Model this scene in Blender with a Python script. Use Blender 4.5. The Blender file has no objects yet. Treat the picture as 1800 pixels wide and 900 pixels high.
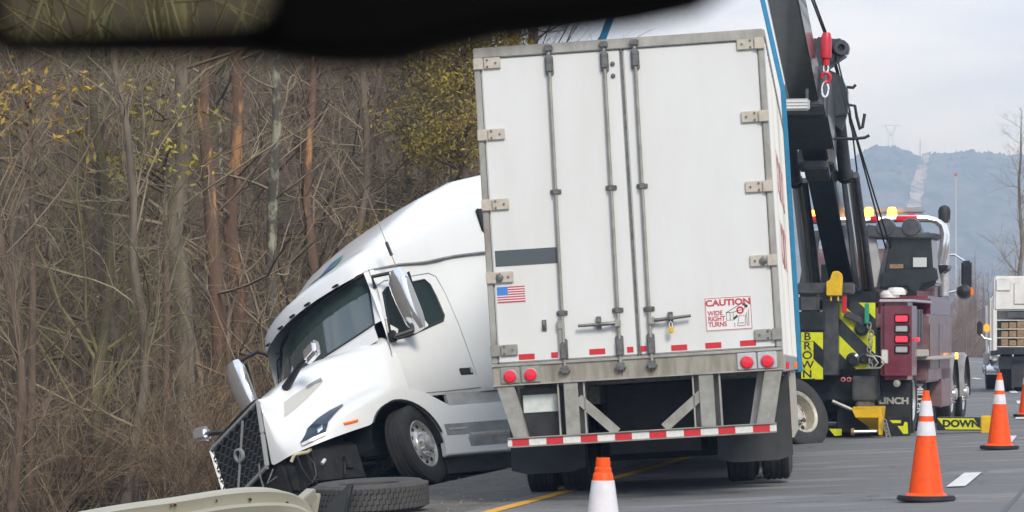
import bpy, bmesh, math, random
import numpy as np
from mathutils import Matrix, Vector, Euler
R = math.radians
scn = bpy.context.scene
col = scn.collection

# ------------------------------------------------------------------ camera, sky, sun, exposure
F = 6000.0; HZ = 588.0; EYE = 1.36          # focal length and horizon in photo pixels, eye height
cam_d = bpy.data.cameras.new('camera'); cam = bpy.data.objects.new('camera', cam_d); col.objects.link(cam)
cam.location = (0, 0, EYE); cam.rotation_euler = (R(90), 0, 0)
cam_d.sensor_width = 36; cam_d.lens = 120; cam_d.shift_y = 138 / 1800
cam_d.clip_start = 0.05; cam_d.clip_end = 12000
cam_d.dof.use_dof = True; cam_d.dof.focus_distance = 36; cam_d.dof.aperture_fstop = 22
scn.camera = cam
scn.view_settings.view_transform = 'Standard'; scn.view_settings.look = 'None'
scn.view_settings.exposure = 0.2; scn.view_settings.gamma = 1.0; scn.view_settings.use_curve_mapping = False
SUN_EL = 40; SUN_AZ = 162     # compass-like: direction the light comes from, degrees from +Y clockwise
w = bpy.data.worlds.new('World'); scn.world = w; w.use_nodes = True
nt = w.node_tree; nt.nodes.clear()
wo = nt.nodes.new('ShaderNodeOutputWorld'); bg = nt.nodes.new('ShaderNodeBackground')
sky = nt.nodes.new('ShaderNodeTexSky'); sky.sky_type = 'NISHITA'; sky.sun_disc = False
sky.sun_elevation = R(SUN_EL); sky.sun_rotation = R(SUN_AZ); sky.air_density = 1.0; sky.dust_density = 2.0
tc = nt.nodes.new('ShaderNodeTexCoord'); mp = nt.nodes.new('ShaderNodeMapping'); mp.inputs['Scale'].default_value = (5, 5, 26)
nz = nt.nodes.new('ShaderNodeTexNoise'); nz.inputs['Scale'].default_value = 1.0; nz.inputs['Detail'].default_value = 5; nz.inputs['Roughness'].default_value = .5
rp = nt.nodes.new('ShaderNodeValToRGB')
rp.color_ramp.elements[0].position = .36; rp.color_ramp.elements[0].color = (6.2, 7.6, 10.6, 1)
rp.color_ramp.elements[1].position = .62; rp.color_ramp.elements[1].color = (10.2, 11.1, 12.9, 1)
mx = nt.nodes.new('ShaderNodeMix'); mx.data_type = 'RGBA'; mx.inputs['Factor'].default_value = .85
nt.links.new(tc.outputs['Generated'], mp.inputs['Vector']); nt.links.new(mp.outputs['Vector'], nz.inputs['Vector'])
nt.links.new(nz.outputs['Fac'], rp.inputs['Fac']); nt.links.new(sky.outputs['Color'], mx.inputs['A']); nt.links.new(rp.outputs['Color'], mx.inputs['B'])
nt.links.new(mx.outputs['Result'], bg.inputs['Color']); bg.inputs['Strength'].default_value = .1
nt.links.new(bg.outputs['Background'], wo.inputs['Surface'])
sl = bpy.data.lights.new('sun', 'SUN'); sl.energy = 2.4; sl.angle = R(16); sl.color = (1, .95, .875)
so = bpy.data.objects.new('sun', sl); col.objects.link(so)
sd = Vector((math.sin(R(SUN_AZ)) * math.cos(R(SUN_EL)), math.cos(R(SUN_AZ)) * math.cos(R(SUN_EL)), math.sin(R(SUN_EL))))
so.rotation_euler = sd.to_track_quat('Z', 'Y').to_euler(); so.location = sd * 60

# ------------------------------------------------------------------ materials
MATS = {}
def mat(name, c, rough=.5, metal=0, c2=None, scale=4, stretch=(1, 1, 1), lo=.4, hi=.65, bump=0, bscale=60, emit=None, es=1, coat=0, spec=.5, c3=None, s3=40, trans=0):
    if name in MATS: return MATS[name]
    m = bpy.data.materials.new(name); m.use_nodes = True; n = m.node_tree.nodes; l = m.node_tree.links
    b = n['Principled BSDF']; b.inputs['Base Color'].default_value = (*c, 1); b.inputs['Roughness'].default_value = rough
    b.inputs['Metallic'].default_value = metal; b.inputs['Coat Weight'].default_value = coat; b.inputs['Specular IOR Level'].default_value = spec
    b.inputs['Coat Roughness'].default_value = .08
    if trans: b.inputs['Transmission Weight'].default_value = trans
    if emit: b.inputs['Emission Color'].default_value = (*emit, 1); b.inputs['Emission Strength'].default_value = es
    if c2 or bump:
        t = n.new('ShaderNodeTexCoord'); p = n.new('ShaderNodeMapping'); p.inputs['Scale'].default_value = stretch
        l.new(t.outputs['Object'], p.inputs['Vector'])
    if c2:
        z = n.new('ShaderNodeTexNoise'); z.inputs['Scale'].default_value = scale; z.inputs['Detail'].default_value = 8; z.inputs['Roughness'].default_value = .65
        l.new(p.outputs['Vector'], z.inputs['Vector'])
        r = n.new('ShaderNodeValToRGB'); r.color_ramp.elements[0].position = lo; r.color_ramp.elements[1].position = hi
        r.color_ramp.elements[0].color = (*c, 1); r.color_ramp.elements[1].color = (*c2, 1); l.new(z.outputs['Fac'], r.inputs['Fac'])
        out = r.outputs['Color']
        if c3:
            z3 = n.new('ShaderNodeTexNoise'); z3.inputs['Scale'].default_value = s3; z3.inputs['Detail'].default_value = 4
            l.new(p.outputs['Vector'], z3.inputs['Vector']); r3 = n.new('ShaderNodeValToRGB')
            r3.color_ramp.elements[0].position = .5; r3.color_ramp.elements[1].position = .72
            r3.color_ramp.elements[0].color = (0, 0, 0, 1); r3.color_ramp.elements[1].color = (1, 1, 1, 1); l.new(z3.outputs['Fac'], r3.inputs['Fac'])
            x = n.new('ShaderNodeMix'); x.data_type = 'RGBA'; l.new(r3.outputs['Color'], x.inputs['Factor']); l.new(out, x.inputs['A']); x.inputs['B'].default_value = (*c3, 1)
            out = x.outputs['Result']
        l.new(out, b.inputs['Base Color'])
    if bump:
        z2 = n.new('ShaderNodeTexNoise'); z2.inputs['Scale'].default_value = bscale; z2.inputs['Detail'].default_value = 5; l.new(p.outputs['Vector'], z2.inputs['Vector'])
        bm = n.new('ShaderNodeBump'); bm.inputs['Strength'].default_value = bump; bm.inputs['Distance'].default_value = .02
        l.new(z2.outputs['Fac'], bm.inputs['Height']); l.new(bm.outputs['Normal'], b.inputs['Normal'])
    MATS[name] = m; return m
WHITE = mat('white_paint', (.74, .76, .755), .28, c2=(.66, .665, .635), scale=1.1, stretch=(1, 1, .6), lo=.45, hi=.85, coat=.5)
DOORW = mat('trailer_white', (.69, .70, .675), .42, c2=(.63, .635, .60), scale=1.6, stretch=(1.6, 1.6, .4), lo=.4, hi=.8)
ALU = mat('dull_aluminium', (.42, .41, .37), .5, .5, c2=(.27, .255, .215), scale=6, stretch=(1, 1, .5), lo=.4, hi=.7)
GALV = mat('galvanised_steel', (.36, .355, .32), .5, .4, c2=(.25, .24, .2), scale=9, lo=.4, hi=.7, bump=.05)
SILL = mat('grimy_sill', (.35, .33, .275), .55, .35, c2=(.17, .15, .11), scale=5, stretch=(2.5, 1, .4), lo=.42, hi=.72)
HINGE = mat('cream_hinge', (.55, .5, .42), .5, .15, c2=(.44, .39, .31), scale=14)
STEEL = mat('grey_steel', (.2, .2, .19), .45, .6, c2=(.11, .105, .1), scale=20)
CHROME = mat('chrome', (.84, .86, .88), .1, .82)
BRIGHT = mat('polished_alloy', (.66, .66, .65), .3, .6, c2=(.52, .51, .49), scale=14)
BLACK = mat('black_plastic', (.014, .014, .015), .45, c2=(.03, .03, .03), scale=9)
FLAP = mat('black_rubber_flap', (.016, .018, .02), .6, c2=(.03, .033, .034), scale=5)
RUB = mat('tyre_rubber', (.022, .022, .022), .75, c2=(.05, .047, .043), scale=9, lo=.4, hi=.8, bump=.15)
RUBD = mat('dusty_tyre_rubber', (.045, .044, .042), .85, c2=(.085, .08, .072), scale=7, lo=.35, hi=.75, bump=.2)
RED = mat('red_reflector', (.62, .02, .03), .35, c2=(.5, .03, .035), scale=30)
REFW = mat('white_reflector', (.72, .71, .68), .4, c2=(.6, .59, .55), scale=30)
LENS = mat('red_lens', (.65, .01, .03), .2, emit=(1, .02, .04), es=.08, coat=.6)
LENSL = mat('lit_red_lens', (.65, .02, .05), .2, emit=(1, .05, .09), es=.6, coat=.6)
AMBER = mat('amber_lens', (.75, .16, .01), .25, emit=(1, .2, .02), es=.25)
AMBLIT = mat('lit_amber_lens', (1, .4, .04), .25, emit=(1, .42, .05), es=4.5)
CLEAR = mat('clear_lens', (.5, .5, .5), .15, .3)
GLASS = mat('dark_window_glass', (.016, .028, .028), .06, spec=.5)
GLASS2 = mat('windscreen_glass', (.045, .07, .066), .02, spec=1.0, coat=1)
MAROON = mat('maroon_paint', (.15, .018, .04), .25, c2=(.2, .06, .08), scale=3, lo=.4, hi=.8, coat=.6)
MAUVE = mat('dusty_maroon_paint', (.17, .085, .09), .35, c2=(.24, .17, .165), scale=4, coat=.2)
FENDER = mat('salt_grey_fender', (.3, .29, .28), .4, .3, c2=(.22, .2, .19), scale=5)
TBLACK = mat('tow_black_paint', (.014, .018, .021), .3, c2=(.03, .035, .037), scale=5, coat=.4)
TGREY = mat('tow_grey_steel', (.1, .105, .11), .45, .3, c2=(.06, .062, .066), scale=7)
YEL = mat('safety_yellow', (.78, .5, .01), .4, c2=(.65, .4, .02), scale=10)
LIME = mat('lime_stripe', (.68, .72, .015), .4, c2=(.58, .6, .03), scale=14)
BLUE = mat('blue_webbing', (.015, .2, .36), .8, c2=(.03, .15, .26), scale=14, bump=.3)
ORANGE = mat('cone_orange', (.9, .09, .008), .45, c2=(.55, .06, .02), scale=11, lo=.52, hi=.8, spec=.3, bump=.08, bscale=30)
CONEW = mat('cone_white_band', (.72, .7, .71), .45, c2=(.6, .58, .57), scale=14)
DARKDEC = mat('slate_decal', (.075, .09, .1), .5)
FLAGB = mat('flag_blue', (.05, .22, .62), .45)
FLAGR = mat('flag_red', (.52, .06, .09), .45)
DECR = mat('sign_red', (.5, .06, .07), .5)
DECW = mat('decal_white', (.74, .73, .71), .5)
GREYP = mat('grey_recess', (.3, .31, .31), .4, c2=(.2, .2, .2), scale=6)
REDP = mat('red_hook_paint', (.6, .02, .035), .35, c2=(.45, .02, .03), scale=15)
GREENP = mat('green_handle', (.02, .3, .17), .5)
INK = mat('dark_ink', (.02, .02, .02), .6)
WOODB = mat('timber_block', (.33, .22, .12), .8, c2=(.2, .13, .07), scale=20)
HOSE = mat('beige_hose', (.55, .47, .33), .5)

# ------------------------------------------------------------------ mesh builder
class MB:
    def __init__(s): s.v = []; s.f = []
    def add(s, vs, fs):
        o = len(s.v); s.v += [tuple(v) for v in vs]; s.f += [tuple(i + o for i in f) for f in fs]; return s
    def obox(s, c, a, b, d):
        c, a, b, d = map(Vector, (c, a, b, d)); P = [c + i * a + j * b + k * d for k in (-1, 1) for j in (-1, 1) for i in (-1, 1)]
        return s.add(P, [(0, 2, 3, 1), (4, 5, 7, 6), (0, 1, 5, 4), (2, 6, 7, 3), (0, 4, 6, 2), (1, 3, 7, 5)])
    def box(s, x0, x1, y0, y1, z0, z1):
        return s.obox(((x0 + x1) / 2, (y0 + y1) / 2, (z0 + z1) / 2), (abs(x1 - x0) / 2, 0, 0), (0, abs(y1 - y0) / 2, 0), (0, 0, abs(z1 - z0) / 2))
    def bar(s, p, q, wd, h, up=(0, 0, 1)):
        p, q, up = Vector(p), Vector(q), Vector(up); d = q - p; x = d.cross(up)
        if x.length < 1e-6: x = d.cross(Vector((1, 0, 0)))
        x.normalize(); u = x.cross(d).normalized()
        return s.obox((p + q) / 2, d / 2, x * wd / 2, u * h / 2)
    def tube(s, path, r, n=8, cap=True):
        P = [Vector(p) for p in path]; m = len(P); rr = r if isinstance(r, (list, tuple)) else [r] * m; vs = []; fs = []
        ref = None
        for i in range(m):
            d = (P[min(i + 1, m - 1)] - P[max(i - 1, 0)]).normalized()
            if ref is None: ref = Vector((0, 0, 1)) if abs(d.z) < .9 else Vector((1, 0, 0))
            x = d.cross(ref).normalized(); y = x.cross(d).normalized(); ref = y
            vs += [P[i] + (x * math.cos(2 * math.pi * k / n) + y * math.sin(2 * math.pi * k / n)) * rr[i] for k in range(n)]
        for i in range(m - 1):
            fs += [(i * n + k, i * n + (k + 1) % n, (i + 1) * n + (k + 1) % n, (i + 1) * n + k) for k in range(n)]
        if cap: fs += [tuple(range(n))[::-1], tuple((m - 1) * n + k for k in range(n))]
        return s.add(vs, fs)
    def lathe(s, prof, n=32, c=(0, 0, 0), axis='z', close=False):
        vs = []; fs = []; m = len(prof)
        for r, h in prof:
            for k in range(n):
                a = 2 * math.pi * k / n; u, v = r * math.cos(a), r * math.sin(a)
                p = {'z': (u, v, h), 'y': (u, h, v), 'x': (h, u, v)}[axis]; vs.append((p[0] + c[0], p[1] + c[1], p[2] + c[2]))
        for i in range(m - 1 + (1 if close else 0)):
            j = (i + 1) % m; fs += [(i * n + k, i * n + (k + 1) % n, j * n + (k + 1) % n, j * n + k) for k in range(n)]
        return s.add(vs, fs)
    def prism(s, poly, axis, a, b):
        f = {'x': lambda p, h: (h, p[0], p[1]), 'y': lambda p, h: (p[0], h, p[1]), 'z': lambda p, h: (p[0], p[1], h)}[axis]; n = len(poly)
        vs = [f(p, a) for p in poly] + [f(p, b) for p in poly]
        return s.add(vs, [tuple(range(n))[::-1], tuple(range(n, 2 * n))] + [(k, (k + 1) % n, n + (k + 1) % n, n + k) for k in range(n)])
    def grid(s, rows, closed=False):
        m = len(rows[0]); vs = [p for r in rows for p in r]; k = m if closed else m - 1
        return s.add(vs, [(i * m + j, i * m + (j + 1) % m, (i + 1) * m + (j + 1) % m, (i + 1) * m + j) for i in range(len(rows) - 1) for j in range(k)])
    def mesh(s, name, smooth=False, bevel=0, normals=True):
        me = bpy.data.meshes.new(name); me.from_pydata(s.v, [], s.f); me.validate()
        bm = bmesh.new(); bm.from_mesh(me)
        if normals: bmesh.ops.recalc_face_normals(bm, faces=bm.faces)
        if bevel:
            ed = [e for e in bm.edges if len(e.link_faces) == 2 and e.calc_face_angle(0) > .7]
            if ed: bmesh.ops.bevel(bm, geom=ed, offset=bevel, segments=2, affect='EDGES', clamp_overlap=True)
        bm.to_mesh(me); bm.free()
        if smooth or bevel:
            me.polygons.foreach_set('use_smooth', [True] * len(me.polygons)); me.set_sharp_from_angle(angle=R(35 if not bevel else 50))
        return me
    def build(s, name, m, parent=None, smooth=False, bevel=0, normals=True):
        return link(name, s.mesh(name, smooth, bevel, normals), m, parent)
def link(name, me, m, parent=None):
    o = bpy.data.objects.new(name, me)
    if m is not None and not me.materials: me.materials.append(m)
    col.objects.link(o); o.parent = parent; return o
def thing(name, label, cat, loc=(0, 0, 0), rot=(0, 0, 0), group=None):
    o = bpy.data.objects.new(name, None); o.empty_display_size = .2; col.objects.link(o); o.location = loc; o.rotation_euler = rot
    return tag(o, label, cat, group)
def tag(o, label, cat, group=None):
    o['label'] = label; o['category'] = cat
    if group: o['group'] = group
    return o
def struct(o, kind='structure'): o['kind'] = kind; return o
def copy_tree(o, parent=None):
    c = o.copy(); col.objects.link(c); c.parent = parent
    for ch in list(o.children): copy_tree(ch, c)
    return c
def mtx(loc, rot): return Matrix.Translation(loc) @ Euler(rot, 'XYZ').to_matrix().to_4x4()
def W(px, py, Y): return Vector(((px - 900) * Y / F, Y, EYE + (HZ - py) * Y / F))      # world point at depth Y
def planepoint(M):
    I = M.inverted(); o = I @ Vector((0, 0, EYE))
    def f(px, py, v, ax=1):
        d = I.to_3x3() @ Vector(((px - 900) / F, 1, (HZ - py) / F)); k = (v - o[ax]) / d[ax]; return o + d * k
    return f
def text(name, body, size, m, parent, loc, rot=(R(90), 0, 0), sx=1, depth=.0015, bold=0, align='CENTER'):
    c = bpy.data.curves.new(name, 'FONT'); c.body = body; c.size = size; c.align_x = align; c.align_y = 'CENTER'; c.extrude = depth; c.offset = bold
    t = bpy.data.objects.new('t', c); col.objects.link(t); bpy.context.view_layer.update()
    me = bpy.data.meshes.new_from_object(t.evaluated_get(bpy.context.evaluated_depsgraph_get())); bpy.data.objects.remove(t); bpy.data.curves.remove(c)
    me.materials.clear(); o = link(name, me, m, parent); o.location = loc; o.rotation_euler = rot; o.scale = (sx, 1, 1); return o
rnd = random.Random(7)

# ------------------------------------------------------------------ ground, road, markings
def Xd(Y):                       # the dashed lane line, a gentle left-hand bend
    d = Y - 30.8
    if d > 60:
        e = d - 60; f = min(e, 150); return 13.08 + .115 * f - .002 * f * f - .485 * (e - f)
    return 4.02 + .187 * d - .0006 * d * d
def G(X, Y):                     # ground height
    u = X - Xd(Y)
    if u >= 0: return min(.02 * u, .24) if u < 14 else .24 - min((u - 14) * .12, 1.0)
    if u > -5.9: return .04 * u
    z = -.236 - .27 * (-5.9 - u)
    if u < -9.6: z = -1.235 - .03 * (-9.6 - u)
    if u < -17: z = -1.45 + .6 * (-17 - u)
    if u < -45: z = 15.35
    z += 10.5 * max(0, min(1, (Y - 74) / 20)) * max(0, min(1, (-10.5 - u) / 4.5))
    k = max(0, min(1, (Y - 170) / 80)); return z * (1 - k) + min(z, 0) * k
ys = list(np.arange(-150, 20, 5)) + list(np.arange(20, 60, 1.0)) + list(np.arange(60, 150, 3)) + list(np.arange(150, 400, 15)) + [400, 500, 650, 900, 1300, 2000, 3200, 4200]
us = [-900, -400, -200, -120, -80, -60, -50, -40, -34, -28, -22, -18, -15.5] + list(np.arange(-14, -5.8, .5)) + [-5.9, -4, -2, 0, 3, 6, 10, 12, 14, 18, 22, 30, 50, 100, 300, 900, 2000]
rows = []
for Y in ys:
    row = []
    for u in us:
        X = Xd(Y) + u; z = G(X, Y) - .025
        if u < -6.5 or u > 14: z += rnd.uniform(-.07, .07)
        row.append((X, Y, z))
    rows.append(row)
LITTER = mat('leaf_litter', (.055, .037, .022), .95, c2=(.085, .06, .036), scale=1.5, lo=.35, hi=.65, c3=(.05, .04, .025), s3=9, bump=.6, bscale=25)
struct(MB().grid(rows).build('ground', LITTER, smooth=True))
ASPH = mat('asphalt', (.155, .155, .153), .85, c2=(.32, .315, .3), scale=.7, stretch=(.5, 1.4, 1), lo=.5, hi=.72, c3=(.085, .085, .085), s3=60, bump=.35, bscale=160)
SHOUL = mat('dirty_shoulder', (.1, .092, .08), .9, c2=(.17, .155, .13), scale=1.6, lo=.38, hi=.7, c3=(.055, .048, .04), s3=12, bump=.5, bscale=70)
def cracks(m, sc, th, dark):
    n = m.node_tree.nodes; l = m.node_tree.links; b = n['Principled BSDF']; src = b.inputs['Base Color'].links[0].from_socket
    t = n.new('ShaderNodeTexCoord'); nz_ = n.new('ShaderNodeTexNoise'); nz_.inputs['Scale'].default_value = 1.5; nz_.inputs['Detail'].default_value = 4
    ad = n.new('ShaderNodeVectorMath'); ad.operation = 'ADD'; l.new(t.outputs['Object'], nz_.inputs['Vector']); l.new(t.outputs['Object'], ad.inputs[0]); l.new(nz_.outputs['Color'], ad.inputs[1])
    v = n.new('ShaderNodeTexVoronoi'); v.feature = 'DISTANCE_TO_EDGE'; v.inputs['Scale'].default_value = sc; l.new(ad.outputs['Vector'], v.inputs['Vector'])
    r = n.new('ShaderNodeValToRGB'); r.color_ramp.elements[0].position = 0; r.color_ramp.elements[1].position = th; r.color_ramp.elements[0].color = (1, 1, 1, 1); r.color_ramp.elements[1].color = (0, 0, 0, 1)
    l.new(v.outputs['Distance'], r.inputs['Fac']); x = n.new('ShaderNodeMix'); x.data_type = 'RGBA'; l.new(r.outputs['Color'], x.inputs['Factor']); l.new(src, x.inputs['A']); x.inputs['B'].default_value = (*dark, 1); l.new(x.outputs['Result'], b.inputs['Base Color'])
cracks(ASPH, .22, .006, (.06, .06, .06))
def strip(name, u0, u1, y0, y1, dz, m, parent=None, n=6, step=2.0, kind=True):
    yy = list(np.arange(y0, y1, step)) + [y1]; rw = []
    for Y in yy:
        rw.append([(Xd(Y) + u0 + (u1 - u0) * k / n, Y, G(Xd(Y) + u0 + (u1 - u0) * k / n, Y) + dz) for k in range(n + 1)])
    o = MB().grid(rw).build(name, m, parent, smooth=True)
    if kind and parent is None: struct(o)
    return o
road = strip('road', -4.15, 11.8, -40, 420, 0, ASPH, n=10)
strip('shoulder', -5.85, -4.15, -40, 420, -.0, SHOUL, n=4)
LINEY = mat('worn_yellow_line', (.72, .36, .02), .7, c2=(.52, .27, .04), scale=9, lo=.5, hi=.75)
LINEW = mat('worn_white_line', (.68, .68, .66), .7, c2=(.4, .4, .39), scale=9, lo=.5, hi=.72)
strip('yellow_edge_line', -3.97, -3.82, -40, 300, .005, LINEY, n=1)
for k in range(-1, 9):
    y0 = 30.5 + 12.2 * k; strip('lane_dash', -.085, .085, y0, y0 + 3.05, .005, LINEW, n=1, step=1)
strip('white_edge_line', 7.5, 7.65, 10, 300, .005, LINEW, n=1)
TAR = mat('tar_seal', (.035, .035, .036), .5)
strip('crack_seal', .62, .66, 12, 60, .004, TAR, n=1, step=.6)
# dirt and glass crumbs thrown over the shoulder: nobody could count them
mb = MB(); rg = random.Random(3)
for k in range(700):
    Y = rg.uniform(27, 44); u = -rg.triangular(3.0, 8.5, 5.0); X = Xd(Y) + u; s_ = rg.choice([.005, .007, .009, .012, .018]) * rg.uniform(.7, 1.4)
    z = G(X, Y)
    mb.add([(X - s_, Y, z), (X + s_ * .6, Y - s_, z), (X + s_ * .7, Y + s_, z), (X, Y, z + s_ * rg.uniform(.5, 1.1))], [(0, 1, 3), (1, 2, 3), (2, 0, 3), (0, 2, 1)])
deb = mb.build('debris', mat('pale_crumbs', (.3, .27, .22), .9, c2=(.12, .1, .08), scale=3)); deb['kind'] = 'stuff'

# ------------------------------------------------------------------ wheels
def ring_prof(ro, ri, wd, ribs=4, groove=.012):
    h = wd / 2; p = [(ri, -h * .78), (ri + .03, -h * .92), ((ro + ri) / 2, -h), (ro - .05, -h * .97), (ro - .012, -h * .86)]
    t = np.linspace(-h * .8, h * .8, ribs * 4 + 1); sp = (t[1] - t[0])
    for i in range(ribs):
        a = -h * .8 + i * (h * 1.6 / ribs); b = a + h * 1.6 / ribs
        p += [(ro - groove, a + .004), (ro, a + .008), (ro, b - .008), (ro - groove, b - .004)]
    return p + [(ro - .012, h * .86), (ro - .05, h * .97), ((ro + ri) / 2, h), (ri + .03, h * .92), (ri, h * .78)]
WM = {}
def wheel_meshes(kind, rimmat):
    key = (kind, rimmat.name)
    if key in WM: return WM[key]
    n = 56
    ty = MB().lathe(ring_prof(.505, .285, .28), n, axis='y', close=True).mesh('tyre', smooth=True)
    if kind == 'front':      # disc near the outer face, domed (outer face is +y)
        pr = [(.285, .105), (.3, .12), (.288, .125), (.262, .105), (.255, .075), (.22, .085), (.185, .10), (.165, .125), (.11, .135), (.095, .16), (.095, .2), (.07, .215), (.0001, .22)]
        nut_r, nut_y, hole_r, hole_y, nh = .135, .135, .222, .088, 10
    else:                    # deep dish (rear dual outer)
        pr = [(.285, .105), (.3, .12), (.288, .125), (.258, .10), (.25, .02), (.245, -.05), (.215, -.062), (.175, -.06), (.165, -.04), (.11, -.03), (.1, .0), (.095, .05), (.07, .06), (.0001, .06)]
        nut_r, nut_y, hole_r, hole_y, nh = .138, -.03, .212, -.058, 10
    rim = MB().lathe(pr, n, axis='y').mesh('wheel', smooth=True)
    nuts = MB(); holes = MB()
    for k in range(10):
        a = 2 * math.pi * k / 10
        c = (nut_r * math.cos(a), 0, nut_r * math.sin(a)); nuts.tube([(c[0], nut_y - .01, c[2]), (c[0], nut_y + .045, c[2])], .016, 7)
        a += .31; c = (hole_r * math.cos(a), 0, hole_r * math.sin(a)); holes.tube([(c[0], hole_y - .02, c[2]), (c[0], hole_y + .006, c[2])], .026 if kind == 'front' else .033, 12)
    WM[key] = (rim, ty, nuts.mesh('lug_nuts', True), holes.mesh('hand_holes')); 
    rim.materials.append(rimmat); ty.materials.append(RUB); WM[key][2].materials.append(CHROME if kind == 'front' else STEEL); WM[key][3].materials.append(INK)
    return WM[key]
def wheel(parent, c, kind='rear', out=(0, 1, 0), rim=BRIGHT, tyre=None, extra=None):
    a = wheel_meshes(kind, rim); o = link('wheel', a[0], None, parent)
    v = Vector(out).normalized(); o.location = c; o.rotation_mode = 'XYZ'
    e = Vector((0, 1, 0)).rotation_difference(v).to_euler() if (v - Vector((0, -1, 0))).length > 1e-4 else Euler((0, 0, math.pi)); o.rotation_euler = e
    t = link('tyre', a[1], None, o); struct(link('lug_nuts', a[2], None, o), 'stuff'); struct(link('hand_holes', a[3], None, o), 'stuff'); return o

# ------------------------------------------------------------------ the trailer
TLOC, TROT = (1.127, 30.5, .97), (R(-.5), R(-3.5), R(-5.3))
TM = mtx(TLOC, TROT); tpp = planepoint(TM)
def TR(px, py, y=-.035): p = tpp(px, py, y); return p.x, p.z
T = thing('box_trailer', 'white box trailer leaning left, rear doors towards the viewer', 'trailer', TLOC, TROT)
HT = 3.04; HW = 1.3; LEN = 15.9
SIDEW = mat('trailer_side_white', (.74, .74, .71), .4, c2=(.6, .59, .53), scale=1.2, stretch=(1, 1, .4), lo=.42, hi=.75)
for sx in (-1, 1):
    sw = MB().box(sx * (HW - .03), sx * HW, .12, LEN, .12, HT - .05).build('side_wall', SIDEW, T)
    for k in range(1, 26):
        y = .1 + k * .61; MB().box(sx * HW, sx * (HW + .006), y - .02, y + .02, .14, HT - .07).build('side_seam', SIDEW, sw)
    MB().box(sx * (HW - .04), sx * (HW + .015), .12, LEN, -.02, .13).build('bottom_rail', ALU, T, bevel=.006)
    MB().box(sx * (HW - .05), sx * (HW + .012), .12, LEN, HT - .06, HT + .01).build('top_rail', ALU, T, bevel=.006)
    sk = MB().box(sx * (HW - .05), sx * (HW - .02), 6.4, 11.5, -.74, -.03).build('side_skirt', HINGE, T)
    for yy in (.5, 7.9, 15.4): MB().box(sx * (HW + .013), sx * (HW + .045), yy - .045, yy + .045, .0, .07).build('side_marker', AMBER if yy > 1 else LENS, T, bevel=.008)
MB().box(-HW + .03, HW - .03, .1, LEN - .01, HT - .03, HT).build('roof', SIDEW, T)
MB().box(-HW + .03, HW - .03, LEN - .04, LEN, .1, HT - .03).build('nose_wall', SIDEW, T)
MB().box(-HW + .04, HW - .04, .1, LEN - .05, .06, .11).build('floor', BLACK, T)
for k in range(18): MB().box(-HW + .05, HW - .05, .6 + k * .85, .66 + k * .85, -.04, .06).build('cross_member', STEEL, T)
# red lettering on the right wall, too oblique to read
rl = random.Random(5)
for (z, n, h) in ((1.75, 7, .42), (1.05, 6, .42)):
    for k in range(n):
        y = 3.2 + k * .75; m_ = MATS.get('faded_lettering') or mat('faded_lettering', (.45, .12, .12), .5, c2=(.55, .3, .28), scale=6)
        MB().box(HW + .007, HW + .01, y, y + .16, z, z + h).box(HW + .007, HW + .01, y + .16, y + .42, z + (h - .1) * (k % 2), z + .1 + (h - .1) * (k % 2)).build('side_lettering', m_, T)
# rear frame
post = lambda sx: MB().box(sx * (HW - .055), sx * HW, -.05, .12, .2, HT - .09).build('corner_post', ALU, T, bevel=.008)
post(-1); post(1)
MB().box(-HW, HW, -.055, .12, HT - .095, HT).build('header', ALU, T, bevel=.008)
MB().box(-HW, HW, -.05, .12, 0, .195).build('sill', SILL, T, bevel=.006)
MB().box(-HW, HW, -.065, -.05, .175, .2).build('sill_lip', ALU, T)
MB().box(-HW, HW, -.065, -.05, .0, .012).build('sill_flange', ALU, T)
xs = TR(1107, 340)[0]
doors = []
for a, b in ((-HW + .062, xs - .012), (xs + .012, HW - .062)):
    d = MB().box(a, b, -.035, .05, .205, HT - .1).build('door', DOORW, T, bevel=.01); doors.append(d)
MB().box(xs - .0115, xs + .0115, -.045, .04, .205, HT - .1).build('door_seal', STEEL, T)
# gasket lines beside the posts
for sx in (-1, 1): MB().box(sx * (HW - .0555), sx * (HW - .0615), -.03, .04, .205, HT - .1).build('door_gasket', STEEL, T)
def bolts(mb, pts, r=.011, y=-.05): 
    for x, z in pts: mb.tube([(x, y + .01, z), (x, y - .006, z)], r, 7)
for sx, L in ((-1, [(856, 112), (863, 237), (871, 360), (879, 488), (888, 616)]), (1, [(1322, 77), (1327, 205), (1334, 328), (1341, 458), (1350, 588)])):
    for i, (px, py) in enumerate(L):
        x, z = TR(px, py); xo = sx * (HW + .004); m_ = HINGE if i < 4 else GALV
        h = MB().box(min(xo, xo - sx * .09), max(xo, xo - sx * .09), -.075, -.051, z - .052, z + .052).build('hinge', m_, T, bevel=.006)
        MB().box(min(xo - sx * .094, xo - sx * .245), max(xo - sx * .094, xo - sx * .245), -.06, -.0355, z - .05, z + .05).build('hinge_leaf', m_, h, bevel=.006)
        q = MB(); bolts(q, [(xo - sx * .2, z + .0), (xo - sx * .125, z + .03), (xo - sx * .125, z - .03)], y=-.06); struct(q.build('bolts', STEEL, h), 'stuff')
        if i == 3: MB().lathe([(.034, -.06), (.034, -.078), (.018, -.082), (.0001, -.082)], 14, (xo - sx * .125, 0, z), 'y').build('bumper_stud', STEEL, h, True)
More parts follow.
